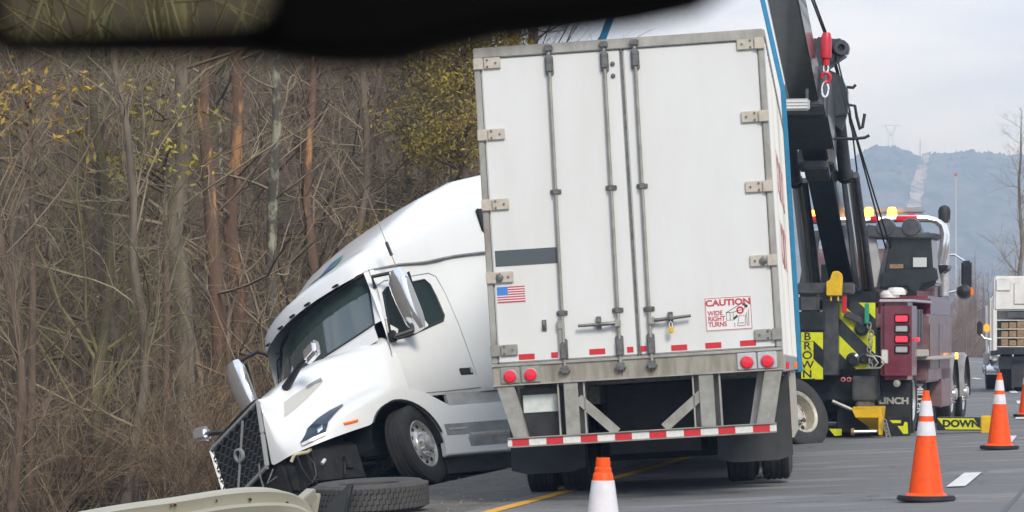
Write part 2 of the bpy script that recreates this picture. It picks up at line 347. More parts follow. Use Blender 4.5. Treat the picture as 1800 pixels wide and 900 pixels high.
# lock rods
for (p0, p1, guides) in (((964, 84), (993, 640), ((979, 337), (991, 550))), ((1061, 78), (1091, 634), ((1075, 330), (1088, 545))), ((1115, 76), (1146, 632), ((1129, 327), (1140, 543)))):
    (x0, z0), (x1, z1) = TR(*p0), TR(*p1); fx = lambda z: x0 + (x1 - x0) * (z - z0) / (z1 - z0)
    rod = MB().tube([(fx(HT - .08), -.068, HT - .08), (fx(1.5), -.066, 1.5), (fx(.12), -.068, .12)], .0165, 10).build('lock_rod', GALV, T, True)
    zt = HT - .2
    k = MB().box(fx(zt) - .038, fx(zt) + .038, -.062, -.0355, zt - .085, zt + .085).box(fx(zt) - .026, fx(zt) + .026, -.098, -.06, zt - .06, zt + .1).build('rod_bracket', STEEL, rod, bevel=.008)
    MB().box(fx(HT - .05) - .04, fx(HT - .05) + .04, -.1, -.055, HT - .075, HT - .02).build('cam_keeper', STEEL, rod, bevel=.01)
    zb = .24
    MB().box(fx(zb) - .036, fx(zb) + .036, -.062, -.036, zb - .03, zb + .15).box(fx(zb) - .026, fx(zb) + .026, -.098, -.06, zb - .03, zb + .12).build('rod_bracket', STEEL, rod, bevel=.008)
    MB().box(fx(.1) - .034, fx(.1) + .034, -.105, -.055, .08, .15).tube([(fx(.1) - .05, -.08, .105), (fx(.1) + .05, -.08, .105)], .018, 8).build('cam_keeper', STEEL, rod, bevel=.006)
    for g in guides:
        gx, gz = TR(*g); gx = fx(gz); q = MB().box(gx - .05, gx + .05, -.052, -.0355, gz - .02, gz + .02).box(gx - .024, gx + .024, -.092, -.05, gz - .024, gz + .024); bolts(q, [(gx - .04, gz), (gx + .04, gz)], .009, -.052); q.build('rod_guide', STEEL, rod, bevel=.004)
def handle(pa, pb, pr):
    a, b, c = TR(*pa), TR(*pb), TR(*pr)
    h = MB().tube([(a[0], -.08, a[1]), ((a[0] * .7 + b[0] * .3), -.1, (a[1] * .7 + b[1] * .3)), (b[0], -.095, b[1])], [.018, .017, .013], 8).build('door_handle', STEEL, T, True)
    MB().box(a[0] - .03, a[0] + .03, -.1, -.05, a[1] - .035, a[1] + .035).build('handle_clamp', GALV, h, bevel=.008)
    MB().box(c[0] - .022, c[0] + .022, -.07, -.0355, c[1] - .055, c[1] + .06).lathe([(.024, -.07), (.024, -.115), (.0001, -.118)], 12, (c[0], 0, c[1] + .01), 'y').build('handle_catch', STEEL, h, bevel=.004)
handle((1086, 568), (1017, 573), (1053, 568)); handle((1146, 564), (1215, 555), (1179, 560))
a, b = TR(985, 573), TR(988, 618)
q = MB().box(a[0] - .02, a[0] + .02, -.075, -.0355, b[1], a[1]).box(a[0] - .026, a[0] + .026, -.085, -.036, a[1] - .03, a[1] + .05).build('short_handle', GALV, T, bevel=.006)
x, z = TR(957, 572); MB().box(x - .02, x + .02, -.05, -.0355, z - .05, z + .05).tube([(x, -.05, z + .03), (x, -.09, z), (x, -.05, z - .03)], .012, 7).build('hasp', STEEL, T, bevel=.006)
for pxy in ((1077, 112), (1078, 133)):
    x, z = TR(*pxy); MB().lathe([(.02, -.0355), (.02, -.05), (.012, -.056), (.0001, -.056)], 12, (x, 0, z), 'y').build('door_bolt', STEEL, T, True)
def decal(name, x0, x1, z0, z1, m, y=-.037, parent=None): return MB().box(x0, x1, y - .0018, y, z0, z1).build(name, m, parent or T)
for px, py, wd in ((926, 627, 28), (975, 624, 12), (1050, 618, 28), (1108, 614.5, 11), (1131, 613, 11), (1194, 611, 28), (1254, 607, 28), (1315, 603, 28)):
    x, z = TR(px, py); decal('red_tape', x - wd / 394, x + wd / 394, z - .025, z + .025, RED)
(x0, z0), (x1, z1) = TR(869, 466), TR(978, 430); q = decal('slate_sticker', x0 + .012, x1, z0 - .016, z1 - .022, DARKDEC)
q['label'] = 'plain slate grey rectangle on the left door'
(x0, z1), (x1, z0) = TR(873.5, 505), TR(923, 530); x0, x1 = x0, x0 + .25; z1 = z1; z0 = z1 - .142
fl = decal('flag_sticker', x0, x1, z0, z1, DECW); fl['label'] = 'small striped flag sticker with blue corner'
sh = (z1 - z0) / 13
for k in range(0, 13, 2):
    zz = z1 - sh * (k + .5); decal('stripe', x0 + (.095 if k < 7 else 0), x1, zz - sh / 2, zz + sh / 2, FLAGR, -.039, fl)
decal('canton', x0, x0 + .095, z1 - 7 * sh, z1, FLAGB, -.0392, fl)
# caution sign
xa, za = TR(1238, 524); xb = xa + .415; zb = za - .30
cs = decal('caution_sign', xa, xb, zb, za, DECW); cs['label'] = 'red and white caution sticker about wide right turns'
for a in ((xa + .004, xb - .004, za - .010, za - .005), (xa + .004, xb - .004, zb + .005, zb + .010), (xa + .004, xa + .009, zb + .01, za - .01), (xb - .009, xb - .004, zb + .01, za - .01)): decal('border', *a, DECR, -.039, cs)
text('caution_text', 'CAUTION', .075, DECR, cs, ((xa + xb) / 2, -.0405, za - .052), sx=1.18, bold=.0026)
for k, s_ in enumerate(('WIDE', 'RIGHT', 'TURNS')): text('turn_text', s_, .058, DECR, cs, (xa + .022, -.0405, za - .142 - k * .05), sx=.9, bold=.001, align='LEFT')
q = MB()
def ln(q, pts, r=.0022): q.tube([(xa + u * .415, -.0405, zb + v * .3) for u, v in pts], r, 5)
ln(q, [(.45, .53), (.6, .53), (.6, .3), (.45, .3), (.45, .53)]); ln(q, [(.53, .53), (.53, .3)]); ln(q, [(.45, .53), (.8, .78)]); ln(q, [(.6, .53), (.86, .62)]); ln(q, [(.6, .3), (.68, .38)])
ln(q, [(.68, .12), (.84, .12), (.86, .42), (.72, .42), (.68, .12)]); ln(q, [(.71, .2), (.82, .2)]); ln(q, [(.92, .1), (.93, .6)]); ln(q, [(.885, .1), (.885, .5)]); ln(q, [(.62, .1), (.62, .22)])
struct(q.build('pictogram_lines', INK, cs), 'stuff')
MB().obox((xa + .645 * .415, -.0405, zb + .38 * .3), (.018, 0, .014), (0, .001, 0), (-.005, 0, .007)).obox((xa + .84 * .415, -.0405, zb + .75 * .3), (.014, 0, 0), (0, .001, 0), (0, 0, .01)).obox((xa + .88 * .415, -.0405, zb + .69 * .3), (.014, 0, 0), (0, .001, 0), (0, 0, .012)).build('pictogram_truck', INK, cs)['kind'] = 'stuff'
q = MB(); q.lathe([(.034, -.039), (.034, -.0415), (.019, -.0415), (.019, -.039)], 20, (xa + .75 * .415, 0, zb + .58 * .3), 'y', True); q.build('pictogram_burst', RED, cs)
# sill lamps
for sx, lamps in ((-1, ((897, 662), (933, 659))), (1, ((1313, 637), (1349, 635)))):
    for px, py in lamps:
        x, z = TR(px, py, -.06); x0 = x - .085; x1 = x + .085
        pl = MB().box(x0, x1, -.07, -.051, .02, .168).build('lamp_plate', BRIGHT if sx > 0 else GALV, T, bevel=.006)
        MB().lathe([(.064, -.07), (.064, -.078), (.056, -.08)], 22, (x, 0, z), 'y').build('lamp_ring', GALV, pl, True)
        MB().lathe([(.056, -.07), (.056, -.084), (.045, -.094), (.0001, -.096)], 22, (x, 0, z), 'y').build('tail_lamp', LENS, pl, True)
RUST = mat('rust_run', (.16, .085, .04), .8, c2=(.28, .2, .12), scale=25)
for px in (1087, 1092, 1144, 1150):
    x, z = TR(px, 640, -.05); MB().prism([(x - .012, .17), (x + .013, .165), (x + .006, .03 + .02 * (px % 3)), (x - .002, .02)], 'y', -.0525, -.0505).build('rust_run', RUST, T)
# under-ride guard
gd = MB(); (bx0, bz0), (bx1, bz1) = TR(893, 780), TR(1365, 749); bzz = (bz0 + bz1) / 2
bar = MB().box(bx0, bx1, -.055, .05, bzz - .048, bzz + .042).box(bx0, bx1, -.075, -.055, bzz + .03, bzz + .042).box(bx0, bx1, -.075, -.055, bzz - .048, bzz - .038).build('underride_bar', GALV, T, bevel=.004)
sc = (bx1 - bx0) / 472.; X_ = lambda px: bx0 + (px - 893) * sc
k = 0; px = 893
edges = [893] + [c for j in range(8) for c in (901 + 60.4 * j, 901 + 60.4 * j + 29.5)] + [1365]
for j in range(len(edges) - 1):
    if edges[j + 1] - edges[j] < 1: continue
    MB().box(X_(edges[j]) + .001, X_(min(edges[j + 1], 1365)) - .001, -.058, -.0555, bzz - .034, bzz + .027).build('bar_tape', RED if j % 2 else REFW, bar)
zt = -.002; zb2 = bzz + .04
def leg(top, bot, m=GALV, y0=-.05, y1=-.03):
    P = [TR(top[0], 670)[0], TR(top[1], 670)[0], TR(bot[1], 755)[0], TR(bot[0], 755)[0]]
    return MB().prism([(P[0], zt), (P[1], zt), (P[2], zb2), (P[3], zb2)], 'y', y0, y1)
for top, bot, fl in (((872, 902), (902, 927), 1), ((1347, 1376), (1332, 1362), -1)):
    q = leg(top, bot); e = 10 * fl
    P = [TR(top[1] if fl > 0 else top[0], 670)[0], TR(bot[1] if fl > 0 else bot[0], 755)[0]]
    q.build('guard_leg', GALV, T, bevel=.004)
    MB().prism([(P[0], zt), (P[0] + fl * .006, zt), (P[1] + fl * .006, zb2), (P[1], zb2)], 'y', -.05, .16).build('guard_gusset', ALU, T)
    MB().prism([(P[0] + fl * .006, zt), (P[0] + fl * .075, zt), (P[1] + fl * .07, zb2), (P[1] + fl * .006, zb2)], 'y', .14, .16).build('guard_web', ALU, T)
for a, b in ((993, 1018), (1231, 1257)):
    x0, x1 = TR(a, 715)[0], TR(b, 715)[0]
    MB().box(x0, x1, -.05, -.03, zb2, zt).build('guard_upright', GALV, T, bevel=.004)
    MB().box(x0 - .06, x0 - .045, -.03, .12, zb2, zt).box(x1 + .045, x1 + .06, -.03, .12, zb2, zt).box(x0 - .06, x1 + .06, .12, .135, zb2, zt).build('upright_channel', ALU, T)
for a, b in (((1016, 700), (1085, 760)), ((1234, 692), (1168, 752))):
    p, q_ = TR(*a), TR(*b); MB().bar((p[0], -.02, p[1]), (q_[0], -.02, q_[1]), .02, .085, up=(0, 0, 1)).build('guard_brace', GALV, T)
# plate, flaps, axles, wheels
pp = MB().box(-1.07, -.6, .1, .12, -.5, -.03).build('plate_board', BLACK, T)
x, z = TR(950, 709, .09); MB().box(x - .155, x + .155, .085, .099, z - .08, z + .08).build('licence_plate', mat('blank_plate', (.62, .68, .64), .5, c2=(.5, .54, .5), scale=12), pp, bevel=.004)
for sx in (-1, 1):
    rows = []
    for i in range(7):
        zz = -.05 - .79 * i / 6; rows.append([(sx * (.62 + .70 * j / 5), 1.55 - .10 * (i / 6) ** 2 + .015 * math.sin(j * 1.3 + i), zz + (.04 if i == 6 and j in (0, 5) else 0)) for j in range(6)])
    q = MB().grid(rows).grid([[(a, b + .012, c) for a, b, c in r] for r in rows]); q.build('mud_flap', FLAP, T, True)
    MB().box(sx * .55, sx * 1.28, 1.53, 1.57, -.06, -.02).build('flap_hanger', STEEL, T)
    for yy in (2.75, 4.05):
        for xx in (.80, 1.135): wheel(T, (sx * xx, yy, -.555), 'rear' if xx > 1 else 'rear', (sx, 0, 0), GALV)
for yy in (2.75, 4.05): MB().tube([(-1.0, yy, -.555), (1.0, yy, -.555)], .065, 10).build('axle', STEEL, T, True)
for sx in (-1, 1): MB().box(sx * .45, sx * .58, 1.4, 5.6, -.22, -.05).box(sx * .45, sx * .55, 3.2, 3.6, -.6, -.22).build('slider_rail', STEEL, T)
MB().box(-.44, .44, 2.3, 4.6, -.72, -.06).build('bogie_dark_fill', BLACK, T)  # added black box, fills the space between the wheels with darkness
MB().box(-1.2, 1.2, 5.0, 5.1, -.85, -.05).build('underside_dark_sheet', BLACK, T)  # added black sheet, darkens the view through beneath the floor
for sx in (-1, 1): MB().box(sx * .75, sx * .87, 12.8, 12.92, -.6, .05).box(sx * .65, sx * .95, 12.72, 13.0, -.62, -.58).build('landing_leg', STEEL, T)
# padlock hanging in the right handle catch
x, z = TR(1180, 573)
pk = thing('padlock', 'yellow padlock hanging from the right trailer door handle', 'padlock', TM @ Vector((x, -.115, z - .03)), TROT)
MB().box(-.022, .022, -.014, .014, -.035, .022).build('lock_body', YEL, pk, bevel=.008)
MB().tube([(-.014, 0, .02), (-.014, 0, .055), (0, 0, .072), (.014, 0, .055), (.014, 0, .02)], .006, 7).build('shackle', CHROME, pk, True)

# ------------------------------------------------------------------ lifting straps round the trailer up to the boom tip
TIP = W(1296, -430, 39)
def strap(yl, tip, label, side):
    ctr = [Vector((sx * (HW + .08), yl, z)) for sx, z in ((side, -.04), (side, HT + .03))]
    path = [TM @ Vector((-side * (HW - .3), yl, -.06)), TM @ ctr[0], TM @ ctr[1], Vector(tip)]
    path = [path[0]] + path[1:]
    fw = Vector((.86, .5, 0)) * (.03 if side > 0 else .05)
    P = []; 
    for i, p in enumerate(path):
        d = (path[min(i + 1, 3)] - path[max(i - 1, 0)]).normalized(); n = d.cross(fw).normalized() * .006; P.append([p - fw - n, p + fw - n, p + fw + n, p - fw + n])
    return tag(MB().grid(P, closed=True).build('lifting_strap', BLUE), label, 'strap', 'blue lifting straps')
strap(7.3, W(1243, -430, 39), 'blue lifting strap running down the right side of the trailer', 1)
strap(12.0, W(1243, -430, 39), 'blue lifting strap rising from the roof above the left trailer door', -1)

# ------------------------------------------------------------------ the tractor unit
AL, AR = (-1.6618, 42.059, -.8702), (.390675, .039659, 3.899247)
AM = mtx(AL, AR); app = planepoint(AM)
A = thing('semi_truck', 'white semi truck cab jackknifed nose down into the ditch, bumper torn off', 'truck', AL, AR)
def interp(xv, tab):          # tab: list of (x, values...) descending x ok
    tab = sorted(tab); 
    if xv <= tab[0][0]: return tab[0][1]
    for a, b in zip(tab, tab[1:]):
        if xv <= b[0]:
            t = (xv - a[0]) / (b[0] - a[0]); return [p + (q - p) * t for p, q in zip(a[1], b[1])]
    return tab[-1][1]
# cab and sleeper walls
rows = []
for x, wd in ((.03, 1.13), (-.06, 1.16), (-.5, 1.185), (-1.15, 1.20), (-1.3, 1.225), (-1.7, 1.245), (-2.6, 1.25), (-3.9, 1.25)):
    zs = interp(x, [(.03, [2.80]), (-.45, [2.90]), (-.9, [2.92]), (-1.4, [2.97]), (-2, [3.01]), (-3.9, [3.02])])[0]
    half = [(x, wd - .05, 1.12), (x, wd - .01, 1.18), (x, wd, 1.6), (x, wd, 2.0), (x, wd - .025, 2.4), (x, wd - .07, zs)]
    rows.append(half + [(a, -b, c) for a, b, c in half[::-1]])
MB().grid(rows).add(rows[-1], [tuple(range(12))]).build('cab_body', WHITE, A, True)
MB().box(-3.88, -.05, -1.0, 1.0, 1.02, 1.13).build('cab_floor', BLACK, A)
# roof fairing
ST = [(.12, (2.79, 2.67, 1.0, .27)), (.07, (2.88, 2.68, 1.05, .27)), (-.12, (3.0, 2.72, 1.1, .24)), (-.3, (3.10, 2.76, 1.13, .2)), (-.5, (3.27, 2.81, 1.15, .14)), (-.9, (3.57, 2.88, 1.18, .07)), (-1.4, (3.87, 2.94, 1.21, .02)), (-2.0, (4.1, 2.975, 1.235, 0)), (-2.7, (4.22, 2.985, 1.25, 0)), (-3.9, (4.26, 2.99, 1.255, 0))]
def sag(p):                   # the front of the roof leans with the racked cab
    t = min(max((p[0] + .9) / .8, 0), 1); return (p[0], p[1], p[2] + .11 * p[1] * t)
KP = [(1.0, 0), (1.0, .2), (.995, .42), (.975, .65), (.935, .82), (.86, .925), (.72, .975), (.45, .995), (.15, 1.0)]
def roofpt(x, k, off=0):      # k runs 0..17 across
    zr, zs, wd, bl = interp(x, ST); n = len(KP); kk = k if k < n else 2 * n - 1 - k; f = KP[int(kk)]
    sy = 1 if k < n else -1; y = sy * f[0] * wd; z = zs + f[1] * (zr - zs)
    return sag((x + bl * (1 - (y / wd) ** 2), y, z))
xsn = [.12, .07, .0, -.12, -.2, -.3, -.4, -.5, -.7, -.9, -1.15, -1.4, -1.7, -2.0, -2.3, -2.7, -3.2, -3.9]
rows = [[roofpt(x, k) for k in range(18)] for x in xsn]
rf = MB().grid([[(p[0] + .02, p[1] * 1.0, 2.655 + .11 * p[1]) for p in rows[0]]] + rows).add(rows[-1], [tuple(range(18))]).build('roof_fairing', WHITE, A, True)
q = MB()
for sx in (1, -1):
    q.tube([sag((x, sx * (interp(x, ST)[2] - .002), interp(x, ST)[1] - .012)) for x in xsn[3:]], .011, 6)
q.build('roof_seam', GREYP, rf, True)
# decal on the roof front
def patch(fn, n, mname, name, parent): return MB().grid([[fn(i / n, j / 4) for j in range(5)] for i in range(n + 1)]).build(name, mname, parent, True)
def roofsurf(x, yf):
    zr, zs, wd, bl = interp(x, ST); ky = abs(yf)
    tb = sorted((k[0], [k[1]]) for k in KP[2:]); f = interp(ky, tb)[0] if ky > .15 else 1.0
    y = yf * wd; return sag((x + bl * (1 - yf ** 2) + .006, y, zs + f * (zr - zs) + .012))
patch(lambda a, b: roofsurf(-.10 - .45 * a, .40 - .12 * a - .07 * b), 10, mat('decal_green', (.03, .42, .13), .4), 'green_roof_stripe', rf)
patch(lambda a, b: roofsurf(-.16 - .5 * a, .30 - .12 * a - .25 * b), 10, mat('decal_blue', (.03, .09, .3), .4), 'blue_roof_decal', rf)
for yy in (.75, .3, .0, -.3, -.75):
    x = .12 + .27 * (1 - (yy / 1.0) ** 2) + .03; MB().box(x - .03, x + .012, yy - .05, yy + .05, 2.668 + .11 * yy, 2.69 + .11 * yy).build('roof_marker_lamp', INK, rf, bevel=.006)
# windscreen
def ws(u, v, off=0):          # u across -1..1, v up 0..1
    yw = 1.02 - .06 * v; bul = .30 - .02 * v; z = 2.0 + .10 * abs(u) ** 2.5 + (.70 - .08 * abs(u) ** 2.5) * v + (.03 + .08 * v) * u
    return (.06 - .17 * v + bul * (1 - u * u) + off, u * yw, z)
MB().grid([[ws(-1 + i / 8, j / 6) for i in range(17)] for j in range(7)]).build('windscreen', GLASS2, A, True)
edge = [ws(-1 + i / 8, 0, .008) for i in range(17)] + [ws(1, j / 6, .008) for j in range(1, 7)] + [ws(1 - i / 8, 1, .008) for i in range(1, 17)] + [ws(-1, 1 - j / 6, .008) for j in range(1, 7)]
MB().tube(edge, .016, 6, cap=False).build('windscreen_rubber', BLACK, A, True)
MB().grid([[ws(-1 + i / 8, 0, .004) for i in range(17)], [(lambda p: (p[0] + .05, p[1] * 1.03, p[2] - .05))(ws(-1 + i / 8, 0)) for i in range(17)], [(lambda p: (p[0] + .06, p[1] * 1.05, p[2] - .22))(ws(-1 + i / 8, 0)) for i in range(17)]]).build('cowl', WHITE, A, True)
# A-pillars joining the screen to the cab
for sx in (1, -1):
    MB().grid([[(ws(sx, v)[0] + .01, sx * (1.02 - .06 * v - .01), ws(sx, v)[2]) for v in (0, .25, .5, .75, 1)], [(ws(sx, v)[0] - (.03 if sx > 0 else .09), sx * ((1.10 if sx > 0 else 1.045) - .05 * v), ws(sx, v)[2] + .01) for v in (0, .25, .5, .75, 1)], [(-.03 if sx > 0 else -.12, sx * ((1.165 if sx > 0 else 1.09) - .06 * v), ws(sx, v)[2] + .01) for v in (0, .25, .5, .75, 1)]]).build('pillar', WHITE, A, True)
# bonnet and front wings
AX = .23; ARAD = .57
def zbot(x):
    if abs(x - AX) < ARAD * .999 and x < .72: return .5 + math.sqrt(ARAD ** 2 - (x - AX) ** 2)
    if x <= AX: return .5
    return .79 - (x - .72) * .17
HS = [(-.02, [(0, 1.96), (.6, 1.98), (.95, 1.99), (1.09, 1.9), (1.15, 1.72), (1.175, 1.5), (1.185, 1.32), (1.19, 1.24), (1.19, 1.15)]),
      (.15, [(0, 1.96), (.55, 1.97), (.88, 1.95), (1.05, 1.84), (1.12, 1.66), (1.15, 1.45), (1.175, 1.3), (1.19, 1.22), (1.19, 1.1)]),
      (.4, [(0, 1.95), (.5, 1.95), (.78, 1.89), (.92, 1.75), (1.0, 1.52), (1.08, 1.33), (1.17, 1.25), (1.21, 1.17), (1.21, 1.07)]),
      (.7, [(0, 1.91), (.48, 1.90), (.7, 1.82), (.83, 1.62), (.91, 1.4), (1.0, 1.24), (1.13, 1.18), (1.2, 1.08), (1.2, .9)]),
      (1.0, [(0, 1.81), (.45, 1.79), (.64, 1.70), (.75, 1.50), (.83, 1.28), (.92, 1.14), (1.06, 1.08), (1.16, .97), (1.17, .8)]),
      (1.3, [(0, 1.67), (.44, 1.65), (.6, 1.56), (.69, 1.36), (.75, 1.17), (.83, 1.04), (.97, .96), (1.09, .86), (1.11, .74)]),
      (1.55, [(0, 1.54), (.44, 1.515), (.57, 1.44), (.645, 1.25), (.69, 1.08), (.75, .95), (.86, .86), (.98, .77), (1.0, .68)]),
      (1.72, [(0, 1.495), (.44, 1.475), (.56, 1.42), (.60, 1.2), (.63, 1.03), (.67, .89), (.74, .79), (.82, .71), (.84, .63)]),
      (1.78, [(0, 1.475), (.44, 1.465), (.56, 1.42), (.575, 1.18), (.595, 1.01), (.62, .87), (.66, .77), (.70, .69), (.71, .61)]),
      (1.80, [(0, 1.47), (.40, 1.465), (.55, 1.44), (.565, 1.27), (.525, 1.10), (.505, .95), (.485, .82), (.465, .71), (.455, .62)])]
HT_ = [(x, [c for p in pr for c in p]) for x, pr in HS]
def nose(p):                  # the torn bonnet nose sags on its far side
    t = min(max((p[0] - .6) / 1.2, 0), 1); return (p[0], p[1], p[2] + .2 * (min(p[1], .5) - .5) * t)
def hood(x, k, off=0):
    v = interp(x, HT_); i = min(int(k), 7); f = k - i; y = v[2 * i] + (v[2 * i + 2] - v[2 * i]) * f; z = v[2 * i + 1] + (v[2 * i + 3] - v[2 * i + 1]) * f
    if i == 7: z1 = zbot(x); z0 = max(v[15], z1 + .02); z = z0 + (z1 - z0) * f
    if off: y += off; z += off * .4
    return (x, y, z)
hx = list(np.arange(-.02, .82, .06)) + list(np.arange(.82, 1.72, .09)) + [1.72, 1.76, 1.78, 1.80]
rows = []
for x in hx:
    h = [hood(x, k / 2) for k in range(17)]; h[15] = ((h[14][0] + h[16][0]) / 2, (h[14][1] + h[16][1]) / 2, (h[14][2] + h[16][2]) / 2)
    rows.append([nose(p) for p in [(a, -b, c) for a, b, c in h[:0:-1]] + h])
hd = MB().grid(rows).build('bonnet', WHITE, A, True)
ss = hd.modifiers.new('smooth', 'SUBSURF'); ss.levels = 1; ss.render_levels = 1
# dark lining inside the wheel arch and engine bay
for sx in (1, -1):
    MB().grid([[(AX + (ARAD - .01) * math.cos(a), sx * yy, .5 + (ARAD - .01) * math.sin(a)) for a in np.linspace(0, math.pi, 15)] for yy in (1.17, .55)]).build('wheel_arch_liner', BLACK, A, True)
    MB().tube([(AX + ARAD * math.cos(a), sx * 1.195, .5 + ARAD * math.sin(a)) for a in np.linspace(.55, math.pi * .93, 16)], .016, 6).build('arch_lip', BLACK, A, True)
# pieces that lie on the bonnet skin are found by looking up the skin point
HG = []
for x in np.arange(.05, 1.80, .02):
    for k in np.arange(.4, 8.01, .1):
        p = AM @ Vector(hood(x, k)); HG.append((900 + F * p.x / p.y, HZ - F * (p.z - EYE) / p.y, p.y, x, k))
HG = np.array(HG)
def hoodhit(px, py):
    d = np.hypot(HG[:, 0] - px, HG[:, 1] - py); i = np.argsort(d)[:6]; w_ = 1 / (d[i] + .3); return (HG[i, 3] * w_).sum() / w_.sum(), (HG[i, 4] * w_).sum() / w_.sum()
def skin(top, bot, nm, m, parent, off, nb=5, sub=4, sx=1):
    a = [hoodhit(*p) for p in top]; b = [hoodhit(*p) for p in bot]; rows = []
    for i in range(len(a) - 1):
        for e in range(sub + (1 if i == len(a) - 2 else 0)):
            t = e / sub; u = [p + (q - p) * t for p, q in zip(a[i], a[i + 1])]; v = [p + (q - p) * t for p, q in zip(b[i], b[i + 1])]
            rows.append([(lambda h: (h[0] + off * .5, sx * h[1], h[2]))(hood(u[0] + (v[0] - u[0]) * j / nb, u[1] + (v[1] - u[1]) * j / nb, off)) for j in range(nb + 1)])
    return MB().grid(rows).build(nm, m, parent, True)
skin([(499, 708), (520, 692), (540, 680), (563, 666)], [(499, 733), (516, 721), (540, 700), (566, 672)], 'bonnet_scoop', mat('scoop_shade_grey', (.5, .5, .47), .5), hd, .006)  # flat grey skins: shading of the scoop recess put into their colour
skin([(538, 680), (552, 671), (564, 665)], [(540, 684), (553, 676), (567, 671)], 'scoop_slot', GREYP, hd, .012)
HLG = mat('headlamp_glass', (.03, .045, .07), .12, spec=.5)
for sx in (1, -1):
    hl = skin([(602, 711), (580, 722), (557, 737), (540, 755), (527, 780)], [(603, 713), (589, 727), (576, 743), (571, 764), (534, 784)], 'headlamp', HLG, A, .012, sx=sx)
    skin([(566, 748), (556, 756)], [(567, 757), (558, 763)], 'headlamp_reflector', CHROME, hl, .02, sx=sx)
    skin([(571, 762), (550, 771), (529, 781)], [(573, 766), (552, 776), (531, 786)], 'headlamp_trim', BRIGHT, hl, .022, nb=2, sx=sx)
    a = [hoodhit(*p) for p in ((604, 746), (616, 743), (628, 740))]
    MB().tube([(lambda h: (h[0], sx * h[1], h[2]))(hood(x, k, .01)) for x, k in a], .017, 6).build('wing_marker', AMBER, A, True)
# grille
gz = lambda v: 1.40 - .78 * v; gx = lambda v: 1.785 + .06 * v; gw = lambda v: .545 - .10 * v
out = [nose((gx(v), s * (gw(v) - .0), gz(v))) for v, s in ((0, 1), (.5, 1), (1, 1), (1, -1), (.5, -1), (0, -1), (0, 1))]
MB().grid([[nose((gx(v), gw(v) * (1 - 2 * u), gz(v))) for u in np.linspace(0, 1, 3)] for v in (0, 1)]).build('grille_backing', INK, A)
q = MB()
for p, r_ in zip(out, out[1:]): q.bar(Vector(p) + Vector((.02, 0, 0)), Vector(r_) + Vector((.02, 0, 0)), .05, .05)
gs = q.build('grille_surround', mat('satin_silver', (.4, .41, .41), .45, .4), A, bevel=.01)
GB = mat('grille_black', (.075, .08, .083), .4, .2)
nr = 11
for r_ in range(nr):
    v = (r_ + .6) / (nr + .2); q = MB(); n = 14; pts = []
    for i in range(n + 1): pts.append(nose((gx(v) + .035, (gw(v) - .02) * (1 - 2 * i / n), gz(v) + (.022 if i % 2 == r_ % 2 else -.022))))
    q.tube(pts, .0105, 5); q.build('grille_mesh_bar', GB, gs, True)
MB().bar(nose((gx(.08) + .055, .22, gz(.08))), nose((gx(.95) + .055, -.16, gz(.95))), .02, .022, up=(1, 0, 0)).build('grille_diagonal', MATS['satin_silver'], gs)
MB().lathe([(.088, gx(.5) + .045), (.088, gx(.5) + .08), (.062, gx(.5) + .085), (.062, gx(.5) + .045)], 28, (0, .02, nose((1.8, .02, gz(.5)))[2]), 'x', True).build('round_badge', MATS['satin_silver'], gs, True)
